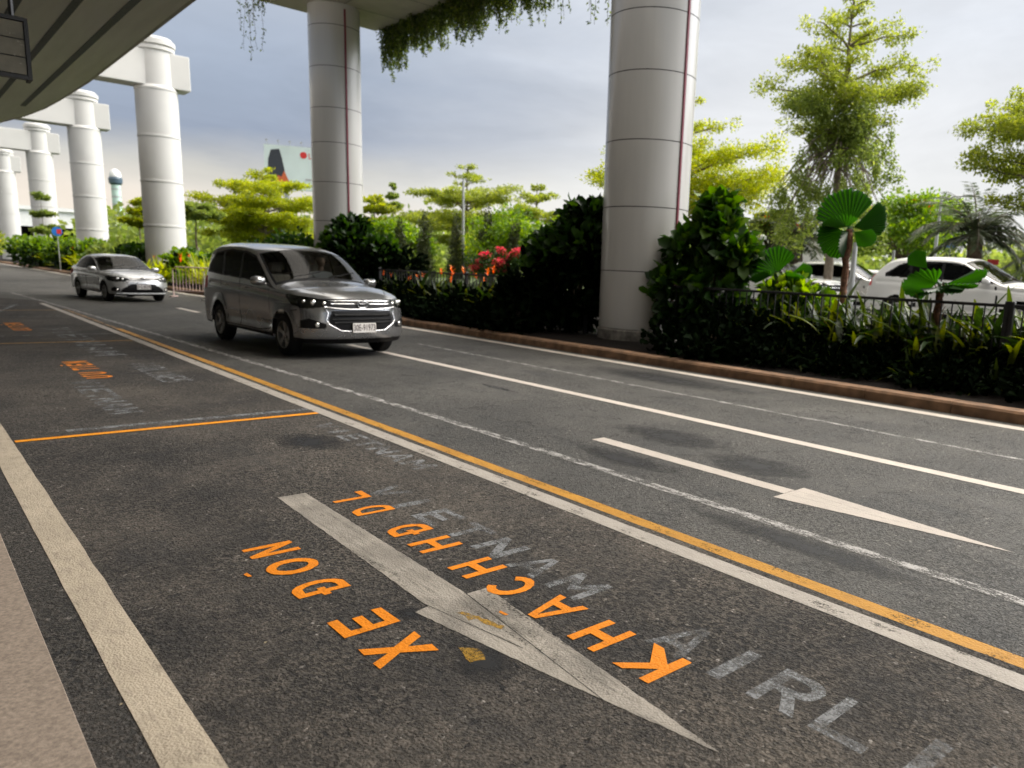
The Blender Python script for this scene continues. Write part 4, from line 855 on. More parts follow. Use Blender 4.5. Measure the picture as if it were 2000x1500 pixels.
# ------------------------------------------------------------------ plants hanging from the slab
def hanging(label, loc, wid, drop, n, seed, group=None, strands=26):
    rg = np.random.default_rng(seed); t = thing('hanging_plant', label, 'hanging plant', loc, group=group); P = []; D = []; b = MB()
    for k in range(strands):
        x, y = rg.uniform(-.3, .3), rg.uniform(-wid / 2, wid / 2); L = drop * (.45 + .45 * rg.random() ** 1.2) * (1.15 if rg.random() < .12 else 1)
        p = np.array([x, y, .25]); pts = [p.copy()]
        for j in range(8): p = p + np.array([rg.normal() * .03, rg.normal() * .03, -(L + .25) / 8]); pts.append(p.copy())
        b.tube(pts, .006, 3, caps=False)
        m_ = int(n / strands * (L / drop + .2)); q = rg.random(m_) ** 1.5 * 8; i = np.minimum(7, q.astype(int)); A = np.array(pts)
        P.append(A[i] + (A[i + 1] - A[i]) * (q - i)[:, None] + rg.normal(size=(m_, 3)) * .075 * (1.35 - q / 8)[:, None]); D.append(unit(rg.normal(size=(m_, 3)) * .7 + np.array([0, 0, -.6])))
    P = np.concatenate(P); D = np.concatenate(D); V, F = kites(P, D, unit(rg.normal(size=P.shape)), .11, .05)
    b.build('stems', M['bark'], t); npmesh('leaves', V, F, M['lf_hang'], t); return t
GH = 'trailing plants hanging from the slab edge'
lab = 'trailing green plant hanging from the slab edge at top centre, one of a row alike'
ha = hanging(lab, (14.55, 27.6, 10.3), 1.4, 2.0, 9000, 701, GH, 44); hb_ = hanging(lab, (14.55, 26.2, 10.3), 1.3, 1.45, 7500, 702, GH, 40); hc = hanging(lab, (14.55, 24.9, 10.3), 1.3, 1.7, 6500, 703, GH, 34)
protos = [ha, hb_, hc]
for k, y in enumerate(np.arange(23.6, 9.4, -1.15)): copy_tree(protos[(k * 2 + 1) % 3], loc=(14.5 + rg.normal() * .06, y, 10.3), rotz=(PI if k % 2 else 0), scale=.80 + .28 * rg.random() - .012 * k)
for k, (y, dr) in enumerate(((20.6, 1.9), (19.2, 2.1), (17.9, 2.3), (16.7, 2.5), (15.6, 2.6))): hanging('thin wispy strands at the right end of the row hanging from the slab', (14.65, y, 10.3), .9, dr, 420, 731 + k, 'thin wispy strands at the right end of the trailing row', 8)
for k, (y, dr) in enumerate(((28.2, 2.2), (27.3, 1.6))): hanging(['wispy trailing strands hanging from the far left corner of the slab', 'short wispy strand hanging left of the slab, beside the grey column top'][k], (9.75, y, 10.3), .5, dr, 260, 711 + k, None, 7)
# ------------------------------------------------------------------ vehicles
def catmull(K, n):
    """K (m,d) key rows, sampled at n points per span; returns (points, key parameter)"""
    K = np.asarray(K, float); m_ = len(K); P = np.vstack([2 * K[0] - K[1], K, 2 * K[-1] - K[-2]]); o = []; ts = []
    for i in range(m_ - 1):
        p0, p1, p2, p3 = P[i:i + 4]; L = max(1e-6, np.linalg.norm(p2 - p1)); k = .5
        d1 = (p2 - p0) * k; d2 = (p3 - p1) * k
        l0 = np.linalg.norm(p1 - p0); l3 = np.linalg.norm(p3 - p2)
        d1 = d1 * min(1, 2 * L / (L + l0 + 1e-6)); d2 = d2 * min(1, 2 * L / (L + l3 + 1e-6))
        for j in range(n):
            t = j / n; h = (2 * t**3 - 3 * t**2 + 1, t**3 - 2 * t**2 + t, -2 * t**3 + 3 * t**2, t**3 - t**2)
            o.append(h[0] * p1 + h[1] * d1 + h[2] * p2 + h[3] * d2); ts.append(i + t)
    o.append(K[-1]); ts.append(m_ - 1); return np.array(o), np.array(ts)
def inpoly(x, y, poly):
    r = np.zeros(len(x), bool); n = len(poly)
    for i in range(n):
        (x0, y0), (x1, y1) = poly[i], poly[(i + 1) % n]
        c = ((y0 > y) != (y1 > y)); 
        with np.errstate(divide='ignore', invalid='ignore'): xi = (x1 - x0) * (y - y0) / ((y1 - y0) if y1 != y0 else 1e-9) + x0
        r ^= c & (x < xi)
    return r
def segdist(x, y, pl):
    d = np.full(len(x), 9.)
    for (x0, y0), (x1, y1) in zip(pl[:-1], pl[1:]):
        dx, dy = x1 - x0, y1 - y0; t = np.clip(((x - x0) * dx + (y - y0) * dy) / (dx * dx + dy * dy), 0, 1); d = np.minimum(d, np.hypot(x - x0 - t * dx, y - y0 - t * dy))
    return d
def grow(poly, g):
    c = np.mean(poly, 0); return [tuple(c + (np.array(p) - c) * (1 + g / max(.05, np.linalg.norm(np.array(p) - c)))) for p in poly]
def car(spec, name, label, cat, loc, rotz, paintm, scale=1., group=None, detail=1.0, driver=False):
    t0 = thing(name, label, cat, loc, rotz, group); t0.scale = (scale,) * 3
    nT = int(22 * detail); Ec, tk = catmull(spec['E'], nT); Cc, _ = catmull(spec['C'], nT)
    W, zbelt = spec['W'], spec['belt']; wx = spec['wheels']; wr = spec['wr']; ar = spec['arch']
    def Yw(x, z):
        zb = np.interp(x, *zbelt); y = W * (1 - .055 * np.abs(x / spec['half']) ** 3.2)
        y = y - .05 * np.clip((.36 - z) / .14, 0, 1) ** 1.5 - .015 * np.sin(np.clip((z - .36) / .5, 0, 1) * PI * 2) ** 2 * 0
        y = y - .030 * np.clip((z - (zb - .28)) / .28, 0, 1) ** 2 - spec['tumble'] * np.clip(z - zb, 0, 1) - .10 * np.clip((z - zb - .35) / .3, 0, 1) ** 2
        crease = -.012 * np.exp(-((z - (zb - .13)) / .035) ** 2) * (np.abs(x) < 1.9) - .018 * np.exp(-((z - .48) / .06) ** 2) * ((x < wx[0] - .4) & (x > wx[1] + .4))
        for c in wx: y = y + .014 * np.exp(-((np.hypot(x - c, z - wr) - ar) / .10) ** 2) * (z < .85)
        return y + crease
    B = Yw(Ec[:, 0], Ec[:, 1])
    nq = int(54 * detail) // 2 * 2; q = np.sin(np.linspace(-1, 1, nq + 1) * PI / 2 * .97) / math.sin(PI / 2 * .97)
    nt = len(tk); ex = np.interp(tk, range(len(spec['C'])), spec['pa']); eb = np.interp(tk, range(len(spec['C'])), spec['pb'])
    blend = (1 - np.abs(q)[None, :] ** ex[:, None]) ** eb[:, None]
    X = Ec[:, :1] + (Cc[:, :1] - Ec[:, :1]) * blend; Z = Ec[:, 1:] + (Cc[:, 1:] - Ec[:, 1:]) * blend; Y = B[:, None] * q[None, :]
    wrap = np.stack([X, Y, Z], -1)
    V = [wrap.reshape(-1, 3)]; idx = np.arange(nt * (nq + 1)).reshape(nt, nq + 1)
    F = [np.stack([idx[:-1, :-1], idx[:-1, 1:], idx[1:, 1:], idx[1:, :-1]], -1).reshape(-1, 4)]
    ft = [np.repeat((tk[:-1] + tk[1:]) / 2, nq)]; fq = [np.tile((q[:-1] + q[1:]) / 2, nt - 1)]; fk = [np.zeros((nt - 1) * nq, int)]
    # sides: filled from the outline to a spine; the loop closes along the sill
    nb = int(60 * detail); bx_ = np.linspace(0, 1, nb + 2)[1:-1]; bot = Ec[-1] + (Ec[0] - Ec[-1]) * bx_[:, None]
    loop = np.vstack([Ec, bot]); spx = np.clip(loop[:, 0], -spec['half'] * .72, spec['half'] * .66); sp = np.stack([spx, np.full(len(loop), .66)], 1)
    nk = int(46 * detail); kk = np.linspace(1, 0, nk + 1)
    off = nt * (nq + 1)
    for s in (-1, 1):
        P2 = sp[None] + (loop - sp)[None] * kk[:, None, None]; yy = Yw(P2[..., 0], P2[..., 1]) * s
        V.append(np.stack([P2[..., 0], yy, P2[..., 1]], -1).reshape(-1, 3)); m_ = len(loop); id2 = off + np.arange((nk + 1) * m_).reshape(nk + 1, m_); id2 = np.hstack([id2, id2[:, :1]])
        f = np.stack([id2[:-1, :-1], id2[:-1, 1:], id2[1:, 1:], id2[1:, :-1]], -1).reshape(-1, 4); F.append(f if s < 0 else f[:, ::-1])
        ft.append(np.full(len(f), -1.)); fq.append(np.full(len(f), float(s))); fk.append(np.full(len(f), s)); off += (nk + 1) * m_
    V = np.concatenate(V); F = np.concatenate(F); ft = np.concatenate(ft); fq = np.concatenate(fq); fk = np.concatenate(fk)
    ce = V[F].mean(1); x, y, z = ce.T; lab_ = np.zeros(len(F), int); side = fk != 0
    names = ['body']; mats = [paintm]
    def put(nm, mt, mask):
        names.append(nm); mats.append(mt); lab_[mask] = len(names) - 1
    dlo = spec['dlo']; [put('window_trim', M['black'], side & (fk == s) & inpoly(x, z, grow(dlo, .022))) for s in (-1, 1)]
    for p in spec['panes']:
        for s in (-1, 1): put('side_window', M['dark_glass'] if p[1] else M['glass'], side & (fk == s) & inpoly(x, z, p[0]))
    front = (fk == 0) & (ft < 4.6)
    ws = (fk == 0) & (ft > 4.93) & (ft < 6.05); put('windscreen_seal', M['black'], ws & (np.abs(fq) < .955))
    put('windscreen', M['glass'], (fk == 0) & (ft > 5.07) & (ft < 5.97) & (np.abs(fq) < .915))
    put('rear_window', M['dark_glass'], (fk == 0) & (ft > 9.15) & (ft < 9.95) & (np.abs(fq) < .86))
    for s in (-1, 1):
        put('headlight', M['lens'], (front & (y * s > 0) & inpoly(np.abs(y), z, spec['hl_f'])) | (side & (fk == s) & inpoly(x, z, spec['hl_s'])))
        put('fog_light', M['black'], (front & (y * s > 0) & inpoly(np.abs(y), z, spec['fog'])))
        put('tail_light', M['red'], ((fk == 0) & (ft > 9.9) & (y * s > 0) & inpoly(np.abs(y), z, spec['tl'])) | (side & (fk == s) & inpoly(x, z, spec['tl_s'])))
    for i, gp in enumerate(spec['grille']): put('grille', M['black'], front & inpoly(np.abs(y), z, gp))
    put('lower_valance', M['black'], ((z < spec['val']) & (lab_ == 0)))
    seam = np.zeros(len(F), bool)
    for pl in spec['seams']: seam |= side & (segdist(x, z, pl) < .0085)
    for pl in spec['fseams']: seam |= (fk == 0) & (ft < 5.0) & (ft > 2.6) & (segdist(x, np.abs(y), pl) < .008)
    seam |= (fk == 0) & (np.abs(ft - spec['hoodcut']) < .045) & (np.abs(y) < .80)
    put('panel_gap', M['black'], seam & (lab_ == 0))
    keep = np.ones(len(F), bool)
    for c in wx: keep &= ~((side | (np.abs(y) > W * .7)) & (np.hypot(x - c, z - wr * 1.02) < ar))
    parts = {}
    for i, nm in enumerate(names):
        sel = keep & (lab_ == i)
        if not sel.any(): continue
        u, inv = np.unique(F[sel], return_inverse=True); parts.setdefault(nm, []).append(npmesh(nm, V[u], inv.reshape(-1, 4), mats[i], t0, smooth=True))
    body = parts['body'][0]
    wp = wrap[tk < 4.9].reshape(-1, 3)
    def fx(yy, zz): 
        d = (wp[:, 1] - yy) ** 2 + (wp[:, 2] - zz) ** 2; i = np.argsort(d)[:3]; return float(np.mean(wp[i, 0]))
    # reflector bowls and lamps behind the lens
    for s, hp in zip((-1, 1), parts['headlight'][:2]):
        cy, cz = np.mean(spec['hl_f'], 0); hb2 = MB(); me = hp.data; co_ = np.array([v_.co[:] for v_ in me.vertices])
        back = co_.copy(); back[:, 0] -= .035; back[:, 1] -= .02 * s; npmesh('housing', back, np.array([list(p.vertices) for p in me.polygons]), plain('lamp_housing', (.05, .05, .05), .25) if 'lamp_housing' not in bpy.data.materials else bpy.data.materials['lamp_housing'], hp)
        lb = MB()
        for (yy, zz, rr) in spec['bulbs']: lb.lathe([(rr, -.02), (rr * 1.02, .012), (rr * .8, .02), (rr * .45, .024), (.001, .026)], 16, (fx(yy * s, zz) - .02, yy * s, zz), 'X')
        lb.build('lamp', M['lamp'], hp, smooth=True)
    for pts, rr, mt_, nm in spec['strips']:
        b = MB(); P = [(fx(a, c) + .006, a, c) for a, c in pts]; b.tube(P, rr, 6); b.build(nm, M[mt_], t0, smooth=True)
    for (yy, zz) in spec.get('fogbulb', []):
        for s in (-1, 1): MB().lathe([(.04, -.02), (.042, .006), (.02, .012), (.001, .013)], 14, (fx(yy * s, zz) + .0, yy * s, zz), 'X').build('fog_lamp', M['lamp'], t0, smooth=True)
    # emblem, ring with two inner ellipses
    if spec.get('emblem'):
        zz, rr = spec['emblem']; xx = fx(0, zz) + .022; b = MB()
        def ell(ay, az, c, r_): b.tube([(xx + .002, ay * math.cos(k * PI / 10), c + az * math.sin(k * PI / 10)) for k in range(21)], r_, 6, caps=False)
        ell(rr, rr * .66, zz, .009); ell(rr * .36, rr * .62, zz, .007); ell(rr * .72, rr * .26, zz + rr * .32, .007)
        em = b.build('emblem', M['chrome'], t0, smooth=True); MB().lathe([(.01, -.006), (rr * .8, -.004), (rr * .8, .0)], 20, (xx - .004, 0, zz), 'X').build('emblem_back', M['black'], em)
    zz, pw, ph = spec['plate']; xx = fx(0, zz) + .028
    pb = MB(); pb.box(xx - .012, xx, -pw / 2, pw / 2, zz - ph / 2, zz + ph / 2, b=.004); pl = pb.build('number_plate', M[spec.get('platemat', 'plate')], t0)
    if spec.get('platetext'):
        cu = bpy.data.curves.new('plate_text', 'FONT'); cu.body = spec['platetext']; cu.size = ph * .95; cu.align_x = 'CENTER'; cu.align_y = 'CENTER'; cu.extrude = .0008; cu.offset = .0012
        to = bpy.data.objects.new('tmp', cu); C.objects.link(to); bpy.context.view_layer.update()
        me = bpy.data.meshes.new_from_object(to.evaluated_get(bpy.context.evaluated_depsgraph_get())); bpy.data.objects.remove(to); me.materials.clear(); me.materials.append(M['ink'])
        wd = max(v_.co.x for v_ in me.vertices) * 2; o = link('plate_lettering', me, pl); k = min(1, pw * .92 / wd)
        o.matrix_local = Matrix(((0, 0, 1, xx + .0015), (k, 0, 0, 0), (0, 1, 0, zz), (0, 0, 0, 1)))
    # underbody, wheel wells, floor
    b = MB(); hw = W - .30; b.box(-spec['half'] + .30, spec['half'] - .32, -hw, hw, .24, .52)
    for c in wx: b.box(c - ar - .05, c + ar + .05, -hw - .08, hw + .08, .3, wr * 2 + .16)
    b.build('underbody', M['black'], t0)
    # cabin
    sx = spec['seatx']; cb = MB(); cb.box(sx[-1] - .5, sx[0] + 1.0, -W + .16, W - .16, .50, .54); cb.build('cabin_floor', M['black'], t0)
    db = MB(); dx_ = spec['E'][5][0]; db.box(dx_ - .12, dx_ + .28, -W + .17, W - .17, zbelt[1][-1] - .30, zbelt[1][-1] - .06, b=.03); db.build('dashboard', M['black'], t0)
    for r_, xs_ in enumerate(sx):
        for yy in (-.37, .37):
            s_b = MB(); s_b.box(xs_ - .05, xs_ + .42, yy - .25, yy + .25, .60, .76, b=.04); s_b.box(xs_ - .20, xs_ - .05, yy - .24, yy + .24, .70, spec['belt'][1][-1] + .22, b=.04); s_b.box(xs_ - .19, xs_ - .09, yy - .12, yy + .12, zbelt[1][-1] + .26, zbelt[1][-1] + .42, b=.04); s_b.build('seat', M['cream'], t0)
    swc = (spec['sw'][0], .37, spec['sw'][1]); b = MB(); b.tube([(swc[0] + .06 * math.sin(a), swc[1] + .18 * math.cos(a), swc[2] + .17 * math.sin(a)) for a in np.linspace(0, 2 * PI, 21)], .014, 6, caps=False); b.tube([(swc[0], swc[1], swc[2]), (swc[0] + .25, swc[1], swc[2] - .12)], .03); b.build('steering_wheel', M['black'], t0)
    # wheels
    tb = MB(); r, wd = wr, .20
    tb.lathe([(r * .64, -wd / 2 + .01), (r * .70, -wd / 2), (r * .93, -wd / 2 + .005), (r * .985, -wd * .38), (r, -wd * .25), (r, wd * .25), (r * .985, wd * .38), (r * .93, wd / 2 - .005), (r * .70, wd / 2), (r * .64, wd / 2 - .01)], 40, axis='Y', caps=False)
    rm = MB(); rm.lathe([(r * .66, wd / 2 - .004), (r * .635, wd / 2 + .004), (r * .60, wd / 2 - .006), (r * .58, -.02), (r * .2, -.045), (.001, -.045)], 40, axis='Y', caps=False)
    for k in range(5):
        for d_ in (-.16, .16):
            a = 2 * PI * k / 5 + d_ * .25; a2 = 2 * PI * k / 5 + d_
            p0_ = np.array([math.cos(a) * r * .14, wd / 2 - .03, math.sin(a) * r * .14]); p1_ = np.array([math.cos(a2) * r * .61, wd / 2 - .012, math.sin(a2) * r * .61]); sd_ = np.array([-math.sin(a2), 0, math.cos(a2)]) * r * .05
            rm.add([p0_ - sd_, p0_ + sd_, p1_ + sd_ * 1.2, p1_ - sd_ * 1.2, p0_ - sd_ - [0, .03, 0], p0_ + sd_ - [0, .03, 0], p1_ + sd_ - [0, .03, 0], p1_ - sd_ - [0, .03, 0]], [(0, 1, 2, 3), (4, 7, 6, 5), (0, 4, 5, 1), (2, 6, 7, 3), (1, 5, 6, 2), (3, 7, 4, 0)])
    rm.lathe([(r * .19, wd / 2 - .045), (r * .19, wd / 2 - .02), (r * .15, wd / 2 - .012), (.001, wd / 2 - .01)], 20, axis='Y', caps=False)
    tyre = None
    for c in wx:
        for s in (1, -1):
            e = bpy.data.objects.new('wheel', None); C.objects.link(e); e.parent = t0; e.location = (c, s * (W - .105), wr - .004); e.empty_display_size = .1
            e.rotation_euler = (0, (c * 7) % 1, 0 if s > 0 else PI)
            if tyre is None: tyre = auto_smooth(tb.build('tyre', M['rubber'], e), 50); rim = auto_smooth(rm.build('rim', plain('alloy', (.42, .42, .42), .3, .85), e), 40)
            else:
                for o in (tyre, rim): o2 = o.copy(); C.objects.link(o2); o2.parent = e
    # mirrors, handles, antenna
    for s in (-1, 1):
        mx, mz = spec['mirror']; y0 = float(Yw(np.array(mx), np.array(mz))) 
        b = MB(); P = []
        for i, (dx2, sc2) in enumerate(((.075, .35), (.06, .75), (.02, 1), (-.045, 1), (-.055, .92))):
            P.append([(mx + dx2, (y0 + .135) * 1 + .115 * sc2 * math.copysign(abs(math.cos(a)) ** .7, math.cos(a)), mz + .075 * sc2 * math.copysign(abs(math.sin(a)) ** .7, math.sin(a))) for a in np.linspace(0, 2 * PI, 17)[:-1]])
        vv = [(p[0], p[1] * s, p[2]) for r_ in P for p in r_]; ff = [(i * 16 + k, i * 16 + (k + 1) % 16, (i + 1) * 16 + (k + 1) % 16, (i + 1) * 16 + k) for i in range(4) for k in range(16)] + [tuple(range(16)), tuple(range(79, 63, -1))]
        b.add(vv, ff); b.tube([(mx + .01, (y0 - .02) * s, mz - .05), (mx + .01, (y0 + .08) * s, mz - .04)], .022, 6); auto_smooth(b.build('mirror', paintm, t0), 40)
        for (hx, hz) in spec['handles']:
            y0 = float(Yw(np.array(hx), np.array(hz))); MB().box(hx - .10, hx + .10, s * (y0 + .002) if s > 0 else -(y0 + .03), s * (y0 + .03) if s > 0 else -(y0 + .002), hz - .014, hz + .014, b=.008).build('door_handle', M['chrome'] if spec.get('chromehandle') else paintm, t0)
    if spec.get('antenna'): ax_, az_ = spec['antenna']; MB().tube([(ax_, 0, az_ - .02), (ax_ - .03, 0, az_ + .06), (ax_ - .09, 0, az_ + .12)], [.03, .012, .006], 6).build('antenna', M['black'], t0)
    b = MB()
    for s in (-1, .1): b.tube([(spec['C'][5][0] - .02 - .03 * abs(s), s * .55, spec['C'][5][1] + .03), (spec['C'][5][0] - .16, s * .55 + .5, spec['C'][5][1] + .12)], .008, 4)
    b.build('wiper', M['black'], t0)
    return t0
MPV = dict(half=2.37, W=.905, tumble=.20, wheels=(1.40, -1.38), wr=.335, arch=.395,
  C=[(2.22, .24), (2.33, .36), (2.355, .60), (2.25, .96), (1.85, 1.10), (1.13, 1.215), (.30, 1.68), (-.1, 1.755), (-.95, 1.795), (-1.95, 1.74), (-2.22, 1.25), (-2.30, .95), (-2.36, .55), (-2.28, .3)],
  E=[(1.93, .26), (1.98, .36), (1.99, .60), (1.90, .92), (1.50, 1.02), (.98, 1.09), (.14, 1.57), (-.28, 1.655), (-1.0, 1.69), (-1.9, 1.62), (-2.1, 1.2), (-2.18, .95), (-2.22, .55), (-2.15, .3)],
  pa=[3, 3, 3, 3, 3, 2.6, 2.6, 3, 3.2, 3.2, 3, 3, 3, 3], pb=[.62, .62, .62, .66, .62, .8, .8, .7, .65, .65, .7, .6, .6, .6],
  belt=((-2.4, -1.5, 0, 1.0, 1.6), (1.19, 1.17, 1.13, 1.08, 1.04)),
  dlo=[(.93, 1.115), (.60, 1.35), (.20, 1.545), (-.25, 1.62), (-1.0, 1.655), (-1.72, 1.60), (-1.99, 1.36), (-2.02, 1.235), (-1.2, 1.20), (0, 1.16)],
  panes=[([(.62, 1.145), (.58, 1.33), (.18, 1.525), (-.24, 1.598), (-.36, 1.608), (-.34, 1.185), (0, 1.175)], 1), ([(-.42, 1.19), (-.44, 1.612), (-1.0, 1.635), (-1.24, 1.62), (-1.16, 1.215)], 1), ([(-1.26, 1.22), (-1.33, 1.612), (-1.70, 1.578), (-1.95, 1.35), (-1.97, 1.255)], 1), ([(.84, 1.13), (.70, 1.23), (.67, 1.145)], 1)],
  hl_f=[(.44, .865), (.46, .91), (.70, .955), (.99, 1.0), (.99, .80), (.80, .79), (.55, .83)], hl_s=[(2.2, .80), (1.72, .83), (1.50, .93), (1.50, .985), (1.72, 1.0), (2.2, .96)],
  bulbs=[(.72, .88, .048), (.585, .872, .034), (.82, .895, .030)],
  fog=[(.60, .49), (.58, .56), (.80, .64), (.9, .60), (.9, .49)], fogbulb=[(.70, .545)],
  grille=[[(0, .80), (0, .925), (.50, .915), (.60, .87), (.56, .83), (.45, .80)], [(0, .46), (.36, .46), (.53, .56), (.56, .62), (.50, .765), (0, .775)]],
  strips=[([(a, .872) for a in np.linspace(.10, .50, 9)], .014, 'chrome', 'grille_bar'), ([(-a, .872) for a in np.linspace(.10, .50, 9)], .014, 'chrome', 'grille_bar'), ([(a, .788 + .035 * (abs(a) / .6) ** 3) for a in np.linspace(-.60, .60, 25)], .015, 'chrome', 'grille_bar'),
    ([(.60, .80), (.55, .74), (.585, .62), (.55, .555), (.38, .455), (.2, .445), (0, .442), (-.2, .445), (-.38, .455), (-.55, .555), (-.585, .62), (-.55, .74), (-.60, .80)], .010, 'chrome', 'grille_surround'),
    ([(a, .70) for a in np.linspace(-.47, .47, 15)], .022, 'rubber', 'grille_slat'), ([(a, .63) for a in np.linspace(-.5, .5, 15)], .012, 'rubber', 'grille_slat'), ([(a, .58) for a in np.linspace(-.47, .47, 15)], .012, 'rubber', 'grille_slat')],
  val=.325, seams=[[(.86, 1.06), (.90, .78), (.93, .40), (.5, .355), (-1.0, .355)], [(-.38, 1.17), (-.37, .9), (-.34, .36)], [(-1.27, 1.2), (-1.30, .95), (-1.12, .80), (-.98, .60), (-.93, .36)], [(1.9, .76), (1.7, .74)]],
  fseams=[[(2.1, .52), (1.8, .66), (1.1, .78)]], hoodcut=2.93, tl=[(.70, .95), (.95, .95), (.95, 1.25), (.75, 1.2)], tl_s=[(-2.4, .9), (-2.0, .95), (-2.0, 1.15), (-2.4, 1.2)],
  emblem=(.868, .088), plate=(.50, .40, .15), platetext='30E-91973', seatx=(.05, -.85, -1.6), sw=(.62, 1.10), mirror=(.74, 1.16), handles=[(-.17, 1.02), (-1.06, 1.04)], chromehandle=True, antenna=(-1.75, 1.76))
SEDAN = dict(MPV, half=2.2, W=.85, tumble=.33, wheels=(1.28, -1.27), wr=.305, arch=.355,
  C=[(2.10, .20), (2.19, .32), (2.20, .52), (2.10, .76), (1.65, .92), (.98, 1.02), (.18, 1.42), (-.15, 1.47), (-.62, 1.475), (-1.12, 1.40), (-1.72, 1.11), (-2.10, 1.06), (-2.19, .60), (-2.12, .3)],
  E=[(1.80, .22), (1.86, .32), (1.86, .52), (1.76, .76), (1.36, .87), (.86, .93), (.02, 1.33), (-.28, 1.375), (-.66, 1.38), (-1.05, 1.31), (-1.55, 1.04), (-1.92, .98), (-2.0, .60), (-1.95, .3)],
  pa=[2.6, 2.6, 2.6, 2.6, 3, 2.6, 2.6, 3, 3.2, 3.2, 3, 3, 3, 3],
  belt=((-2.2, -1, 0, .9, 1.5), (1.0, .985, .96, .93, .88)),
  dlo=[(.80, .955), (.45, 1.16), (.08, 1.295), (-.25, 1.345), (-.66, 1.35), (-1.02, 1.28), (-1.38, 1.05), (-1.36, 1.01), (0, .985)],
  panes=[([(.62, .98), (.42, 1.14), (.06, 1.275), (-.25, 1.322), (-.33, 1.325), (-.31, 1.0), (0, .995)], 1), ([(-.38, 1.005), (-.40, 1.326), (-.65, 1.328), (-1.0, 1.262), (-1.30, 1.05), (-1.28, 1.02)], 1)],
  hl_f=[(.40, .70), (.42, .74), (.62, .79), (.9, .84), (.9, .66), (.7, .63), (.5, .66)], hl_s=[(2.2, .64), (1.62, .66), (1.38, .78), (1.36, .82), (1.6, .83), (2.2, .80)], bulbs=[(.66, .72, .05), (.54, .71, .038)],
  fog=[(.66, .32), (.64, .42), (.76, .48), (.84, .42), (.84, .34)], fogbulb=[(.70, .38)],
  grille=[[(0, .69), (0, .725), (.36, .72), (.42, .69)], [(0, .30), (.66, .30), (.58, .42), (.34, .575), (0, .585)]],
  strips=[([(a, .705 + .02 * (abs(a) / .4) ** 2) for a in np.linspace(-.40, .40, 15)], .011, 'chrome', 'grille_bar'), ([(a, .27) for a in np.linspace(-.72, .72, 19)], .022, 'white', 'lip_spoiler')],
  val=.245, seams=[[(.78, .92), (.84, .7), (.86, .34), (.5, .30), (-.9, .30)], [(-.35, .99), (-.34, .8), (-.32, .30)], [(-1.15, .99), (-1.15, .82), (-.98, .68), (-.88, .5), (-.84, .30)]],
  fseams=[[(1.95, .48), (1.6, .62), (.95, .72)]], hoodcut=2.9, tl=[(.55, .78), (.9, .78), (.9, 1.0), (.6, .98)], tl_s=[(-2.2, .75), (-1.7, .8), (-1.7, .95), (-2.2, .98)],
  emblem=(.735, .06), plate=(.485, .40, .15), platetext='51G-40278', seatx=(-.1, -.95), sw=(.40, .90), mirror=(.62, 1.0), handles=[(-.17, .88), (-1.0, .90)], chromehandle=False, antenna=(-1.0, 1.43))
CROSS = dict(MPV, half=2.25, W=.90, wheels=(1.33, -1.33), wr=.345, arch=.40, tumble=.30,
  C=[(2.12, .28), (2.22, .42), (2.24, .66), (2.14, .98), (1.75, 1.06), (1.02, 1.15), (.20, 1.59), (-.15, 1.645), (-.85, 1.655), (-1.65, 1.58), (-2.05, 1.22), (-2.15, .98), (-2.24, .6), (-2.18, .34)],
  E=[(1.82, .28), (1.88, .42), (1.88, .66), (1.80, .92), (1.42, 1.0), (.88, 1.06), (.04, 1.49), (-.28, 1.545), (-.9, 1.55), (-1.6, 1.48), (-1.95, 1.18), (-2.04, .98), (-2.1, .6), (-2.05, .34)],
  dlo=[(.84, 1.08), (.5, 1.29), (.10, 1.455), (-.28, 1.51), (-.9, 1.515), (-1.35, 1.46), (-1.68, 1.24), (-1.66, 1.17), (0, 1.12)],
  panes=[([(.64, 1.115), (.46, 1.27), (.10, 1.435), (-.26, 1.488), (-.34, 1.49), (-.32, 1.14)], 1), ([(-.4, 1.145), (-.42, 1.492), (-.9, 1.492), (-1.1, 1.47), (-1.04, 1.16)], 1), ([(-1.1, 1.165), (-1.16, 1.465), (-1.33, 1.44), (-1.62, 1.235), (-1.60, 1.19)], 1)],
  grille=[[(0, .72), (0, .92), (.5, .9), (.55, .8), (.45, .72)], [(0, .42), (.6, .42), (.55, .58), (0, .6)]], strips=[([(a, .82) for a in np.linspace(-.48, .48, 15)], .012, 'chrome', 'grille_bar')],
  seams=[[(.80, 1.05), (.86, .8), (.88, .42), (-.9, .40)], [(-.36, 1.14), (-.34, .4)], [(-1.08, 1.16), (-1.1, .95), (-.95, .8), (-.88, .4)]], val=.38, emblem=None, platetext=None, plate=(.62, .4, .12), hl_f=[(.5, .86), (.5, .92), (.99, 1.0), (.99, .84)], hl_s=[(2.3, .84), (1.55, .88), (1.45, .97), (2.3, .97)], bulbs=[(.7, .9, .04)], mirror=(.64, 1.14), antenna=None, seatx=(0, -.85), sw=(.5, 1.05), handles=[(-.17, 1.0), (-.95, 1.02)])
suv = car(MPV, 'people_carrier', 'large silver grey people carrier with chrome grille driving towards the camera', 'car', (5.63, 14.45, 0), R(-87.5), M['silver'], 1.035, detail=2.)
sedan = car(SEDAN, 'saloon_car', 'smaller silver saloon behind the people carrier, near the far left kerb', 'car', (5.80, 30.5, 0), R(-83), M['silver2'], 1.0, detail=1.2)
MB().box(-.005, 0, 0, 0, 0, 0) 
wh = car(CROSS, 'parked_car', 'white parked crossover at the right edge beyond the rail, facing right', 'car', (19.3, 7.7, .55), R(-88), M['white_car'], 1.06, detail=.8)
copy_tree(wh, loc=(21.6, 15.0, .55), rotz=R(-88), scale=1.04, label='white parked car behind the low fan palm, left of the grey parked one')
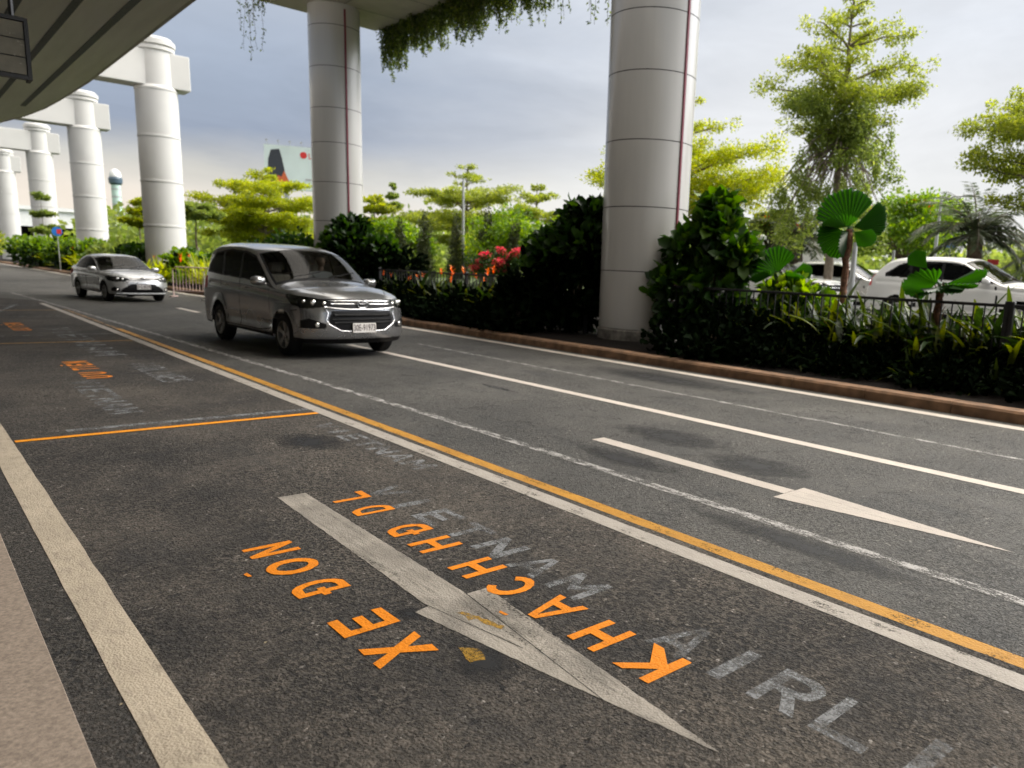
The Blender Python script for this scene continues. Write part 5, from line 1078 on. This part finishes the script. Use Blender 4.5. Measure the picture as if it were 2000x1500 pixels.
k1 = car(CROSS, 'parked_car', 'silver grey parked car between the white parked cars, behind the fan palm stem', 'car', (25.6, 14.6, .55), R(-80), M['silver2'], 1.08, detail=.6)
copy_tree(wh, loc=(28.5, 16.2, .55), rotz=R(100), scale=.95, label='pale parked car seen from behind, farther back to the left of the grey one')
copy_tree(k1, loc=(27.4, 11.6, .55), rotz=R(95), scale=1.0, label='silver parked car farther back, right of the fan palm stem')
# driver, a grey haired man in a pale shirt, seated at the wheel
def person(label, loc, rotz, parent_scale=1):
    t = thing('person', label, 'person', loc, rotz); 
    J = [(0, 0, 0), (-.02, 0, .20), (-.04, 0, .42), (-.03, 0, .52), (-.01, 0, .58), (.0, 0, .64)]; rad = [(.15, .17), (.12, .155), (.11, .19), (.06, .08), (.05, .052), (.05, .05)]; ed = [(i, i + 1) for i in range(5)]
    for s in (1, -1):
        o = len(J); J += [(-.03, s * .19, .46), (.06, s * .24, .22), (.28, s * .19, .26), (.37, s * .17, .30)]; rad += [(.06, .06), (.045, .045), (.033, .033), (.03, .02)]; ed += [(2, o), (o, o + 1), (o + 1, o + 2), (o + 2, o + 3)]
        for k in range(4): J.append((.37 + .065 - .006 * abs(k - 1), s * (.17 + .017 * (k - 1.5)), .315 - .004 * k)); J.append((.37 + .085, s * (.17 + .017 * (k - 1.5)), .285)); rad += [(.009, .009), (.007, .007)]; n_ = len(J); ed += [(o + 3, n_ - 2), (n_ - 2, n_ - 1)]
        J.append((.385, s * (.17 - .035), .325)); J.append((.42, s * (.17 - .045), .335)); rad += [(.010, .010), (.008, .008)]; n_ = len(J); ed += [(o + 3, n_ - 2), (n_ - 2, n_ - 1)]
        J += [(.02, s * .10, -.02), (.42, s * .13, .06), (.52, s * .13, -.30), (.64, s * .13, -.34)]; rad += [(.095, .095), (.065, .065), (.045, .045), (.035, .04)]; n_ = len(J); ed += [(0, n_ - 4), (n_ - 4, n_ - 3), (n_ - 3, n_ - 2), (n_ - 2, n_ - 1)]
    me = bpy.data.meshes.new('body'); me.from_pydata(J, ed, []); o = bpy.data.objects.new('tmp', me); C.objects.link(o); o.modifiers.new('s', 'SKIN'); 
    for v_, r_ in zip(me.skin_vertices[0].data, rad): v_.radius = r_
    me.skin_vertices[0].data[0].use_root = True; sm_ = o.modifiers.new('u', 'SUBSURF'); sm_.levels = 2; bpy.context.view_layer.update()
    ev = bpy.data.meshes.new_from_object(o.evaluated_get(bpy.context.evaluated_depsgraph_get())); bpy.data.objects.remove(o); ev.materials.clear(); ev.materials.append(M['shirt']); ev.materials.append(M['skin']); ev.materials.append(M['black'])
    for p in ev.polygons:
        c = p.center; p.use_smooth = True; p.material_index = 1 if (c.z > .53 or (c.x > .24 and c.z > .16)) else (2 if c.z < .10 else 0)
    # head: an ellipsoid shaped with brow, nose, mouth and jaw
    bm_v = []; bm_f = []; nu, nv = 28, 20
    for i in range(nv + 1):
        th = PI * i / nv
        for j in range(nu):
            ph = 2 * PI * j / nu; x_, y_, z_ = math.sin(th) * math.cos(ph), math.sin(th) * math.sin(ph), math.cos(th); r_ = 1.0
            fr = max(0, x_); nose = math.exp(-((y_ / .16) ** 2 + ((z_ + .12) / .22) ** 2)) * .22 * (x_ > 0); eye = math.exp(-(((abs(y_) - .38) / .16) ** 2 + ((z_ - .05) / .12) ** 2)) * .08 * (x_ > 0); mouth = math.exp(-((y_ / .25) ** 2 + ((z_ + .48) / .05) ** 2)) * .04 * (x_ > 0); ear = math.exp(-(((x_ + .05) / .12) ** 2 + ((z_ + .05) / .2) ** 2)) * .22
            bm_v.append((.095 * (x_ * (1 + nose - eye - mouth) + .12 * fr * (z_ < -.3)), .076 * y_ * (1 + ear * (abs(y_) > .8)) * (1 - .18 * max(0, -z_ - .2)), .72 + .118 * z_))
    ev_o = link('body', ev, t)
    h_ = MB().add(bm_v, [(i * nu + j, i * nu + (j + 1) % nu, (i + 1) * nu + (j + 1) % nu, (i + 1) * nu + j) for i in range(nv) for j in range(nu)]).build('head', M['skin'], ev_o, smooth=True)
    hv = [((x_ * 1.07 - .004), y_ * 1.07, .72 + (z_ - .72) * 1.07) for x_, y_, z_ in bm_v]; keepf = [f for f in [(i * nu + j, i * nu + (j + 1) % nu, (i + 1) * nu + (j + 1) % nu, (i + 1) * nu + j) for i in range(nv) for j in range(nu)] if all((hv[k][2] > .775 or (hv[k][0] < -.02 and hv[k][2] > .67)) for k in f)]
    MB().add(hv, keepf).build('hair', M['hair'], h_, smooth=True)
    eb_ = MB(); [eb_.lathe([(.001, -.006), (.009, 0), (.001, .006)], 10, (.083, s * .029, .728), 'X') for s in (-1, 1)]; eb_.build('eyes', M['black'], h_)
    return t
cr, sr = math.cos(R(-87.5)), math.sin(R(-87.5)); dp = (5.63 + 1.035 * (.12 * cr - .37 * sr), 14.45 + 1.035 * (.12 * sr + .37 * cr))
person('driver of the people carrier, grey hair and pale shirt, hands on the steering wheel', (dp[0], dp[1], .86), R(-87.5))

# ------------------------------------------------------------------ rail, barriers, lamp posts, signs, far things
def rail(label, y0, y1, x, h=1.24, z=.15, post0=True):
    t = thing('black_rail', label, 'fence', (x, y0, z)); L = y1 - y0; b = MB()
    b.box(-.025, .025, 0, L, h - .045, h, b=.006); b.box(-.015, .015, .0, L, .10, .13); b.build('rails', M['black_metal'], t)
    b = MB(); n_ = int(L / .155)
    for k in range(1, n_): b.box(-.009, .009, k * L / n_ - .009, k * L / n_ + .009, .13, h - .045)
    b.build('bars', M['black_metal'], t)
    for yy in ([0] if post0 else []) + [L]: MB().box(-.04, .04, yy - .04 + .001, yy + .04, -.1, h + .04, b=.008).build('post', M['black_metal'], t)
    return t
for i, (a, c, lab, s) in enumerate(((4.05, 10.75, 'long black upright barred rail from the large column to the post near the right edge', True), (-2.6, 4.0, 'black barred rail running out of the photo at the right edge', False), (13.0, 17.9, 'black rail left of the large column, half buried in dark leaves', True), (17.95, 22.9, 'black rail above the orange flowered bed behind the people carrier', False))):
    rail(lab, a, c, 11.5, post0=s)
def barrier(label, loc, rotz, mt_, L=1.5):
    t = thing('crowd_barrier', label, 'barrier', loc, rotz); b = MB()
    b.tube([(-L / 2, 0, .05), (-L / 2, 0, 1.0), (-L / 2 + .12, 0, 1.1), (L / 2 - .12, 0, 1.1), (L / 2, 0, 1.0), (L / 2, 0, .05)], .022, 8); b.tube([(-L / 2, 0, .22), (L / 2, 0, .22)], .018, 6); b.build('frame', mt_, t, smooth=True)
    b = MB(); n_ = 15
    for k in range(1, n_): b.tube([(-L / 2 + L * k / n_, 0, .22), (-L / 2 + L * k / n_, 0, 1.09)], .012, 6)
    b.build('bars', mt_, t, smooth=True)
    for s in (-1, 1): b = MB(); b.box(s * L / 2 - .03, s * L / 2 + .03, -.28, .28, .0, .035); b.build('foot', mt_, t)
    return t
M['pinkish'] = plain('pale_pink_paint', (.55, .40, .38), .5, var=.15)
b1 = barrier('pale pink and white barred crowd barrier right of the saloon', (8.55, 31.6, 0), R(-38), M['pinkish'], 1.75)
b2 = barrier('grey barred crowd barrier with a small red disc behind the people carrier', (8.95, 29.2, 0), R(-38), M['steel'], 1.75)
MB().lathe([(.001, -.01), (.12, -.01), (.12, .01), (.001, .01)], 20, (.1, -.03, .80), 'Y').build('red_disc', M['red'], b2)
t = thing('safety_hoop', 'red plastic hoop shaped stand at the foot of the pink barrier', 'barrier', (8.85, 30.6, 0)); b = MB(); b.tube([(-.28, 0, 0), (-.2, 0, .4), (0, 0, .58), (.2, 0, .4), (.28, 0, 0)], .05, 8); b.build('hoop', M['red'], t, smooth=True); MB().box(-.32, .32, -.12, .12, .0, .04, b=.01).build('foot', M['red'], t)
def lamp_post(label, loc, h, arm=0, head=True, az=0):
    t = thing('lamp_post', label, 'lamp post', loc, az); b = MB(); b.tube([(0, 0, 0), (0, 0, h * .5), (0, 0, h)], [.085, .07, .05], 10); b.lathe([(.13, 0), (.13, .25), (.09, .3)], 12); auto_smooth(b.build('pole', M['steel'], t), 40)
    if arm: MB().tube([(0, 0, h - .1), (arm * .5, 0, h + .12), (arm, 0, h + .15)], .035, 8).build('arm', M['steel'], t); MB().box(arm - .1, arm + .55, -.12, .12, h + .12, h + .2, b=.03).build('lamp_head', M['steel'], t)
    elif head: MB().lathe([(.12, -.02), (.16, 0), (.16, .12), (.05, .18)], 16, (0, 0, h)).build('lamp_head', M['white'], t)
    return t
lamp_post('tall grey lamp post rising among the layered trees at centre', (21.5, 33.8, .54), 5.3, head=False)
lamp_post('tall thin leaning grey lamp post with an arm near the right edge', (31.5, 14.2, .54), 4.5, .9, az=R(-50))
lamp_post('short grey pole behind the parked grey car', (27.6, 14.0, .54), 2.3, head=False)
lamp_post('slim grey pole just right of the tall fan palm stem', (16.2, 9.15, .54), 1.95, head=False)
lamp_post('grey lamp post with a flat white head right of the fig bush', (24.3, 17.6, .54), 2.5)
def sign_post(label, loc, h, kind, mt_, az=0, sz=.35):
    t = thing('road_sign', label, 'sign', loc, az); MB().tube([(0, 0, 0), (0, 0, h)], .03, 8).build('post', M['steel'], t)
    if kind == 'disc': MB().lathe([(.001, -.01), (sz, -.01), (sz, .01), (.001, .01)], 24, (0, -.04, h), 'Y').build('face', mt_, t); MB().box(-.02, sz * .75, -.058, -.051, h - sz * .5, h + sz * .5).build('red_half', M['red'], t)
    else: MB().box(-sz, sz, -.06, -.035, h - sz * .5, h + sz * .5, b=.01).build('face', mt_, t)
    return t
sign_post('round blue and red road sign above the hedge at far left', (8.62, 62.5, .12), 2.55, 'disc', M['blue'], R(-10), .30)
sign_post('blue rectangular sign low at the right edge beyond the white car', (30.3, 9.9, .54), 2.2, 'rect', M['blue'], R(-65), .42)
sign_post('small blue rectangular sign behind the dark flame tree trunk', (30.8, 13.3, .54), 2.65, 'rect', M['blue'], R(-65), .2)
sign_post('red square sign just above the roof of the white crossover', (26.5, 10.0, .54), 1.9, 'rect', M['red'], R(-65), .17)
sign_post('bright blue panel sign among the yellow green trees left of the grey column', (22.5, 62, .1), 3.6, 'rect', M['blue'], R(-20), .7)
t = thing('blue_bin', 'bright blue bin between the parked cars', 'bin', (22.6, 11.0, .55)); b = MB(); b.lathe([(.24, 0), (.28, .8), (.30, .85)], 16); b.build('drum', M['blue'], t, smooth=True); MB().lathe([(.31, .852), (.31, .9), (.2, .96)], 16).build('lid', M['blue'], t)
# bits of dry leaf and grit lying on the near line
for i, (x, y, s, lab) in enumerate(((.555, 2.30, .016, 'small dark dry leaf lying on the thick white edge line'), (.50, 2.22, .007, 'tiny dark leaf scrap beside the dry leaf on the thick edge line'), (.47, 2.95, .008, 'pale leaf scrap in the dark gutter left of the thick line'), (1.02, 3.1, .009, 'pale yellowish leaf scrap on the bay asphalt'))):
    b = MB(); b.add([(-s, 0, .004), (-s * .3, s * .7, .009), (s * .8, s * .3, .007), (s, -s * .1, .012), (s * .2, -s * .6, .006), (0, 0, .004)], [(0, 5, 1), (1, 5, 2), (2, 5, 3), (3, 5, 4), (4, 5, 0)])
    o = b.build('fallen_leaf', plain('dry_leaf', (.045, .038, .03), .8, var=.4, scale=80) if i < 2 else plain('pale_leaf', (.30, .25, .16), .8, var=.3, scale=80)); o.location = (x, y, .006); tag(o, lab, 'leaf')
# white box truck
t = thing('box_truck', 'white box truck behind the fig bush in the car park', 'truck', (30.5, 20.6, .55), R(-58)); MB().box(-2.6, 1.6, -1.1, 1.1, .7, 2.75, b=.04).build('cargo_box', M['white'], t)
b = MB(); b.add([(1.7, -1, .5), (3.2, -1, .5), (3.2, -1, 1.3), (2.9, -1, 2.2), (1.7, -1, 2.3), (1.7, 1, .5), (3.2, 1, .5), (3.2, 1, 1.3), (2.9, 1, 2.2), (1.7, 1, 2.3)], [(0, 1, 2, 3, 4), (9, 8, 7, 6, 5), (0, 5, 6, 1), (1, 6, 7, 2), (3, 8, 9, 4), (4, 9, 5, 0), (2, 7, 8, 3)]); b.build('cab', M['white'], t)
MB().add([(3.215, -.85, 1.32), (3.215, .85, 1.32), (2.93, .85, 2.12), (2.93, -.85, 2.12)], [(0, 1, 2, 3)]).build('windscreen', M['dark_glass'], t)
for xx in (-1.6, 2.4):
    for s in (-1, 1): MB().lathe([(.2, -.12), (.42, -.12), (.45, 0), (.42, .12), (.2, .12)], 24, (xx, s * .95, .45), 'Y').build('wheel', M['rubber'], t)
# billboard
t = thing('billboard', 'large pale advertising board far away, half hidden behind the grey column, lamps on top', 'billboard', (36.6, 103.7, 0), math.atan2(-4.2, 9.4))
sk = plain('board_pale', (.62, .72, .74), .6, var=.08, scale=.3); MB().box(0, 10.5, 0, .4, 10.2, 15.6).build('panel', sk, t)
b = MB(); b.poly([(0, 0), (1.75, 0), (2.1, 1.2), (2.05, 2.3), (1.75, 3.9), (1.5, 4.9), (.5, 4.75), (.15, 3.6)]); p_ = b.build('dark_hair_shape', plain('ad_dark', (.03, .035, .05), .6), t); p_.matrix_local = Matrix(((1, 0, 0, .3), (0, 0, -1, -.012), (0, 1, 0, 10.25), (0, 0, 0, 1)))
b = MB(); b.poly([(0, 0), (2.3, 0), (1.9, .9), (1.6, 1.5), (1.3, 2.3), (.95, 1.5), (.5, 1.7), (.3, .8)]); p_ = b.build('orange_shape', plain('ad_orange', (.55, .12, .04), .6), t); p_.matrix_local = Matrix(((1, 0, 0, 1.0), (0, 0, -1, -.03), (0, 1, 0, 10.25), (0, 0, 0, 1)))
def text(body, size, mt_, parent, mtx, name='lettering'):
    cu = bpy.data.curves.new(name, 'FONT'); cu.body = body; cu.size = size; to = bpy.data.objects.new('tmp', cu); C.objects.link(to); bpy.context.view_layer.update()
    me = bpy.data.meshes.new_from_object(to.evaluated_get(bpy.context.evaluated_depsgraph_get())); bpy.data.objects.remove(to); me.materials.clear(); me.materials.append(mt_); o = link(name, me, parent); o.matrix_local = Matrix(mtx); return o
text('LOTTE', 1.0, M['red'], t, ((1, 0, 0, 5.2), (0, 0, -1, -.02), (0, 1, 0, 14.2), (0, 0, 0, 1)))
b = MB(); b.lathe([(.001, -.01), (.42, -.01), (.42, .01)], 20, (4.65, -.02, 14.6), 'Y'); b.build('round_logo', M['red'], t)
b = MB()
for k in range(2): b.box(4.8, 9.6, -.02, -.004, 11.5 - k * .7, 11.7 - k * .7)
b.build('text_line', M['steel'], t)
b = MB()
for k in range(8): b.tube([(.4 + k * 1.35, .2, 15.6), (.4 + k * 1.35, -.8, 16.0)], .03, 5); b.box(.28 + k * 1.35, .52 + k * 1.35, -1.0, -.7, 15.95, 16.08)
b.build('lamps', M['steel'], t); b = MB(); [b.tube([(xx, .5, 0), (xx, .5, 15)], .3, 8) for xx in (2.5, 8)]; b.build('leg', M['steel'], t)
# control tower
t = thing('control_tower', 'slim pale green control tower with a white dome far away between the white piers', 'tower', (80.2, 412.3, 0)); M['tower'] = plain('tower_panels', (.50, .66, .62), .5, var=.12, scale=.4)
b = MB(); b.lathe([(1.9, 0), (1.9, 31)], 24, caps=False); b.build('shaft', M['tower'], t, smooth=True)
b = MB()
for k in range(9): b.lathe([(1.95, 2 + k * 3.3), (1.95, 2.5 + k * 3.3)], 24, caps=False)
b.build('floor_band', M['steel'], t); MB().lathe([(1.9, 30.5), (2.7, 31.3), (2.8, 33.2), (2.3, 34)], 24).build('cab', plain('tower_cab', (.06, .10, .14), .3), t)
MB().lathe([(2.4, 34.02)] + [(2.4 * math.cos(a), 34.1 + 3.4 * math.sin(a)) for a in np.linspace(0, 1.5, 8)], 24).build('dome', M['white'], t, smooth=True)
t = thing('white_building', 'long low white building on the horizon behind the piers', 'building', (20, 210, 0)); b = MB(); b.box(-60, 70, 0, 12, 0, 9.5); b.build('wall', M['white'], t); MB().box(-61, 71, -.5, 12.5, 9.51, 10.3).build('roof', M['white'], t)
b = MB(); [b.box(-58 + k * 6, -54 + k * 6, -.06, -.005, 3, 6) for k in range(21)]; b.build('windows', M['dark_glass'], t)
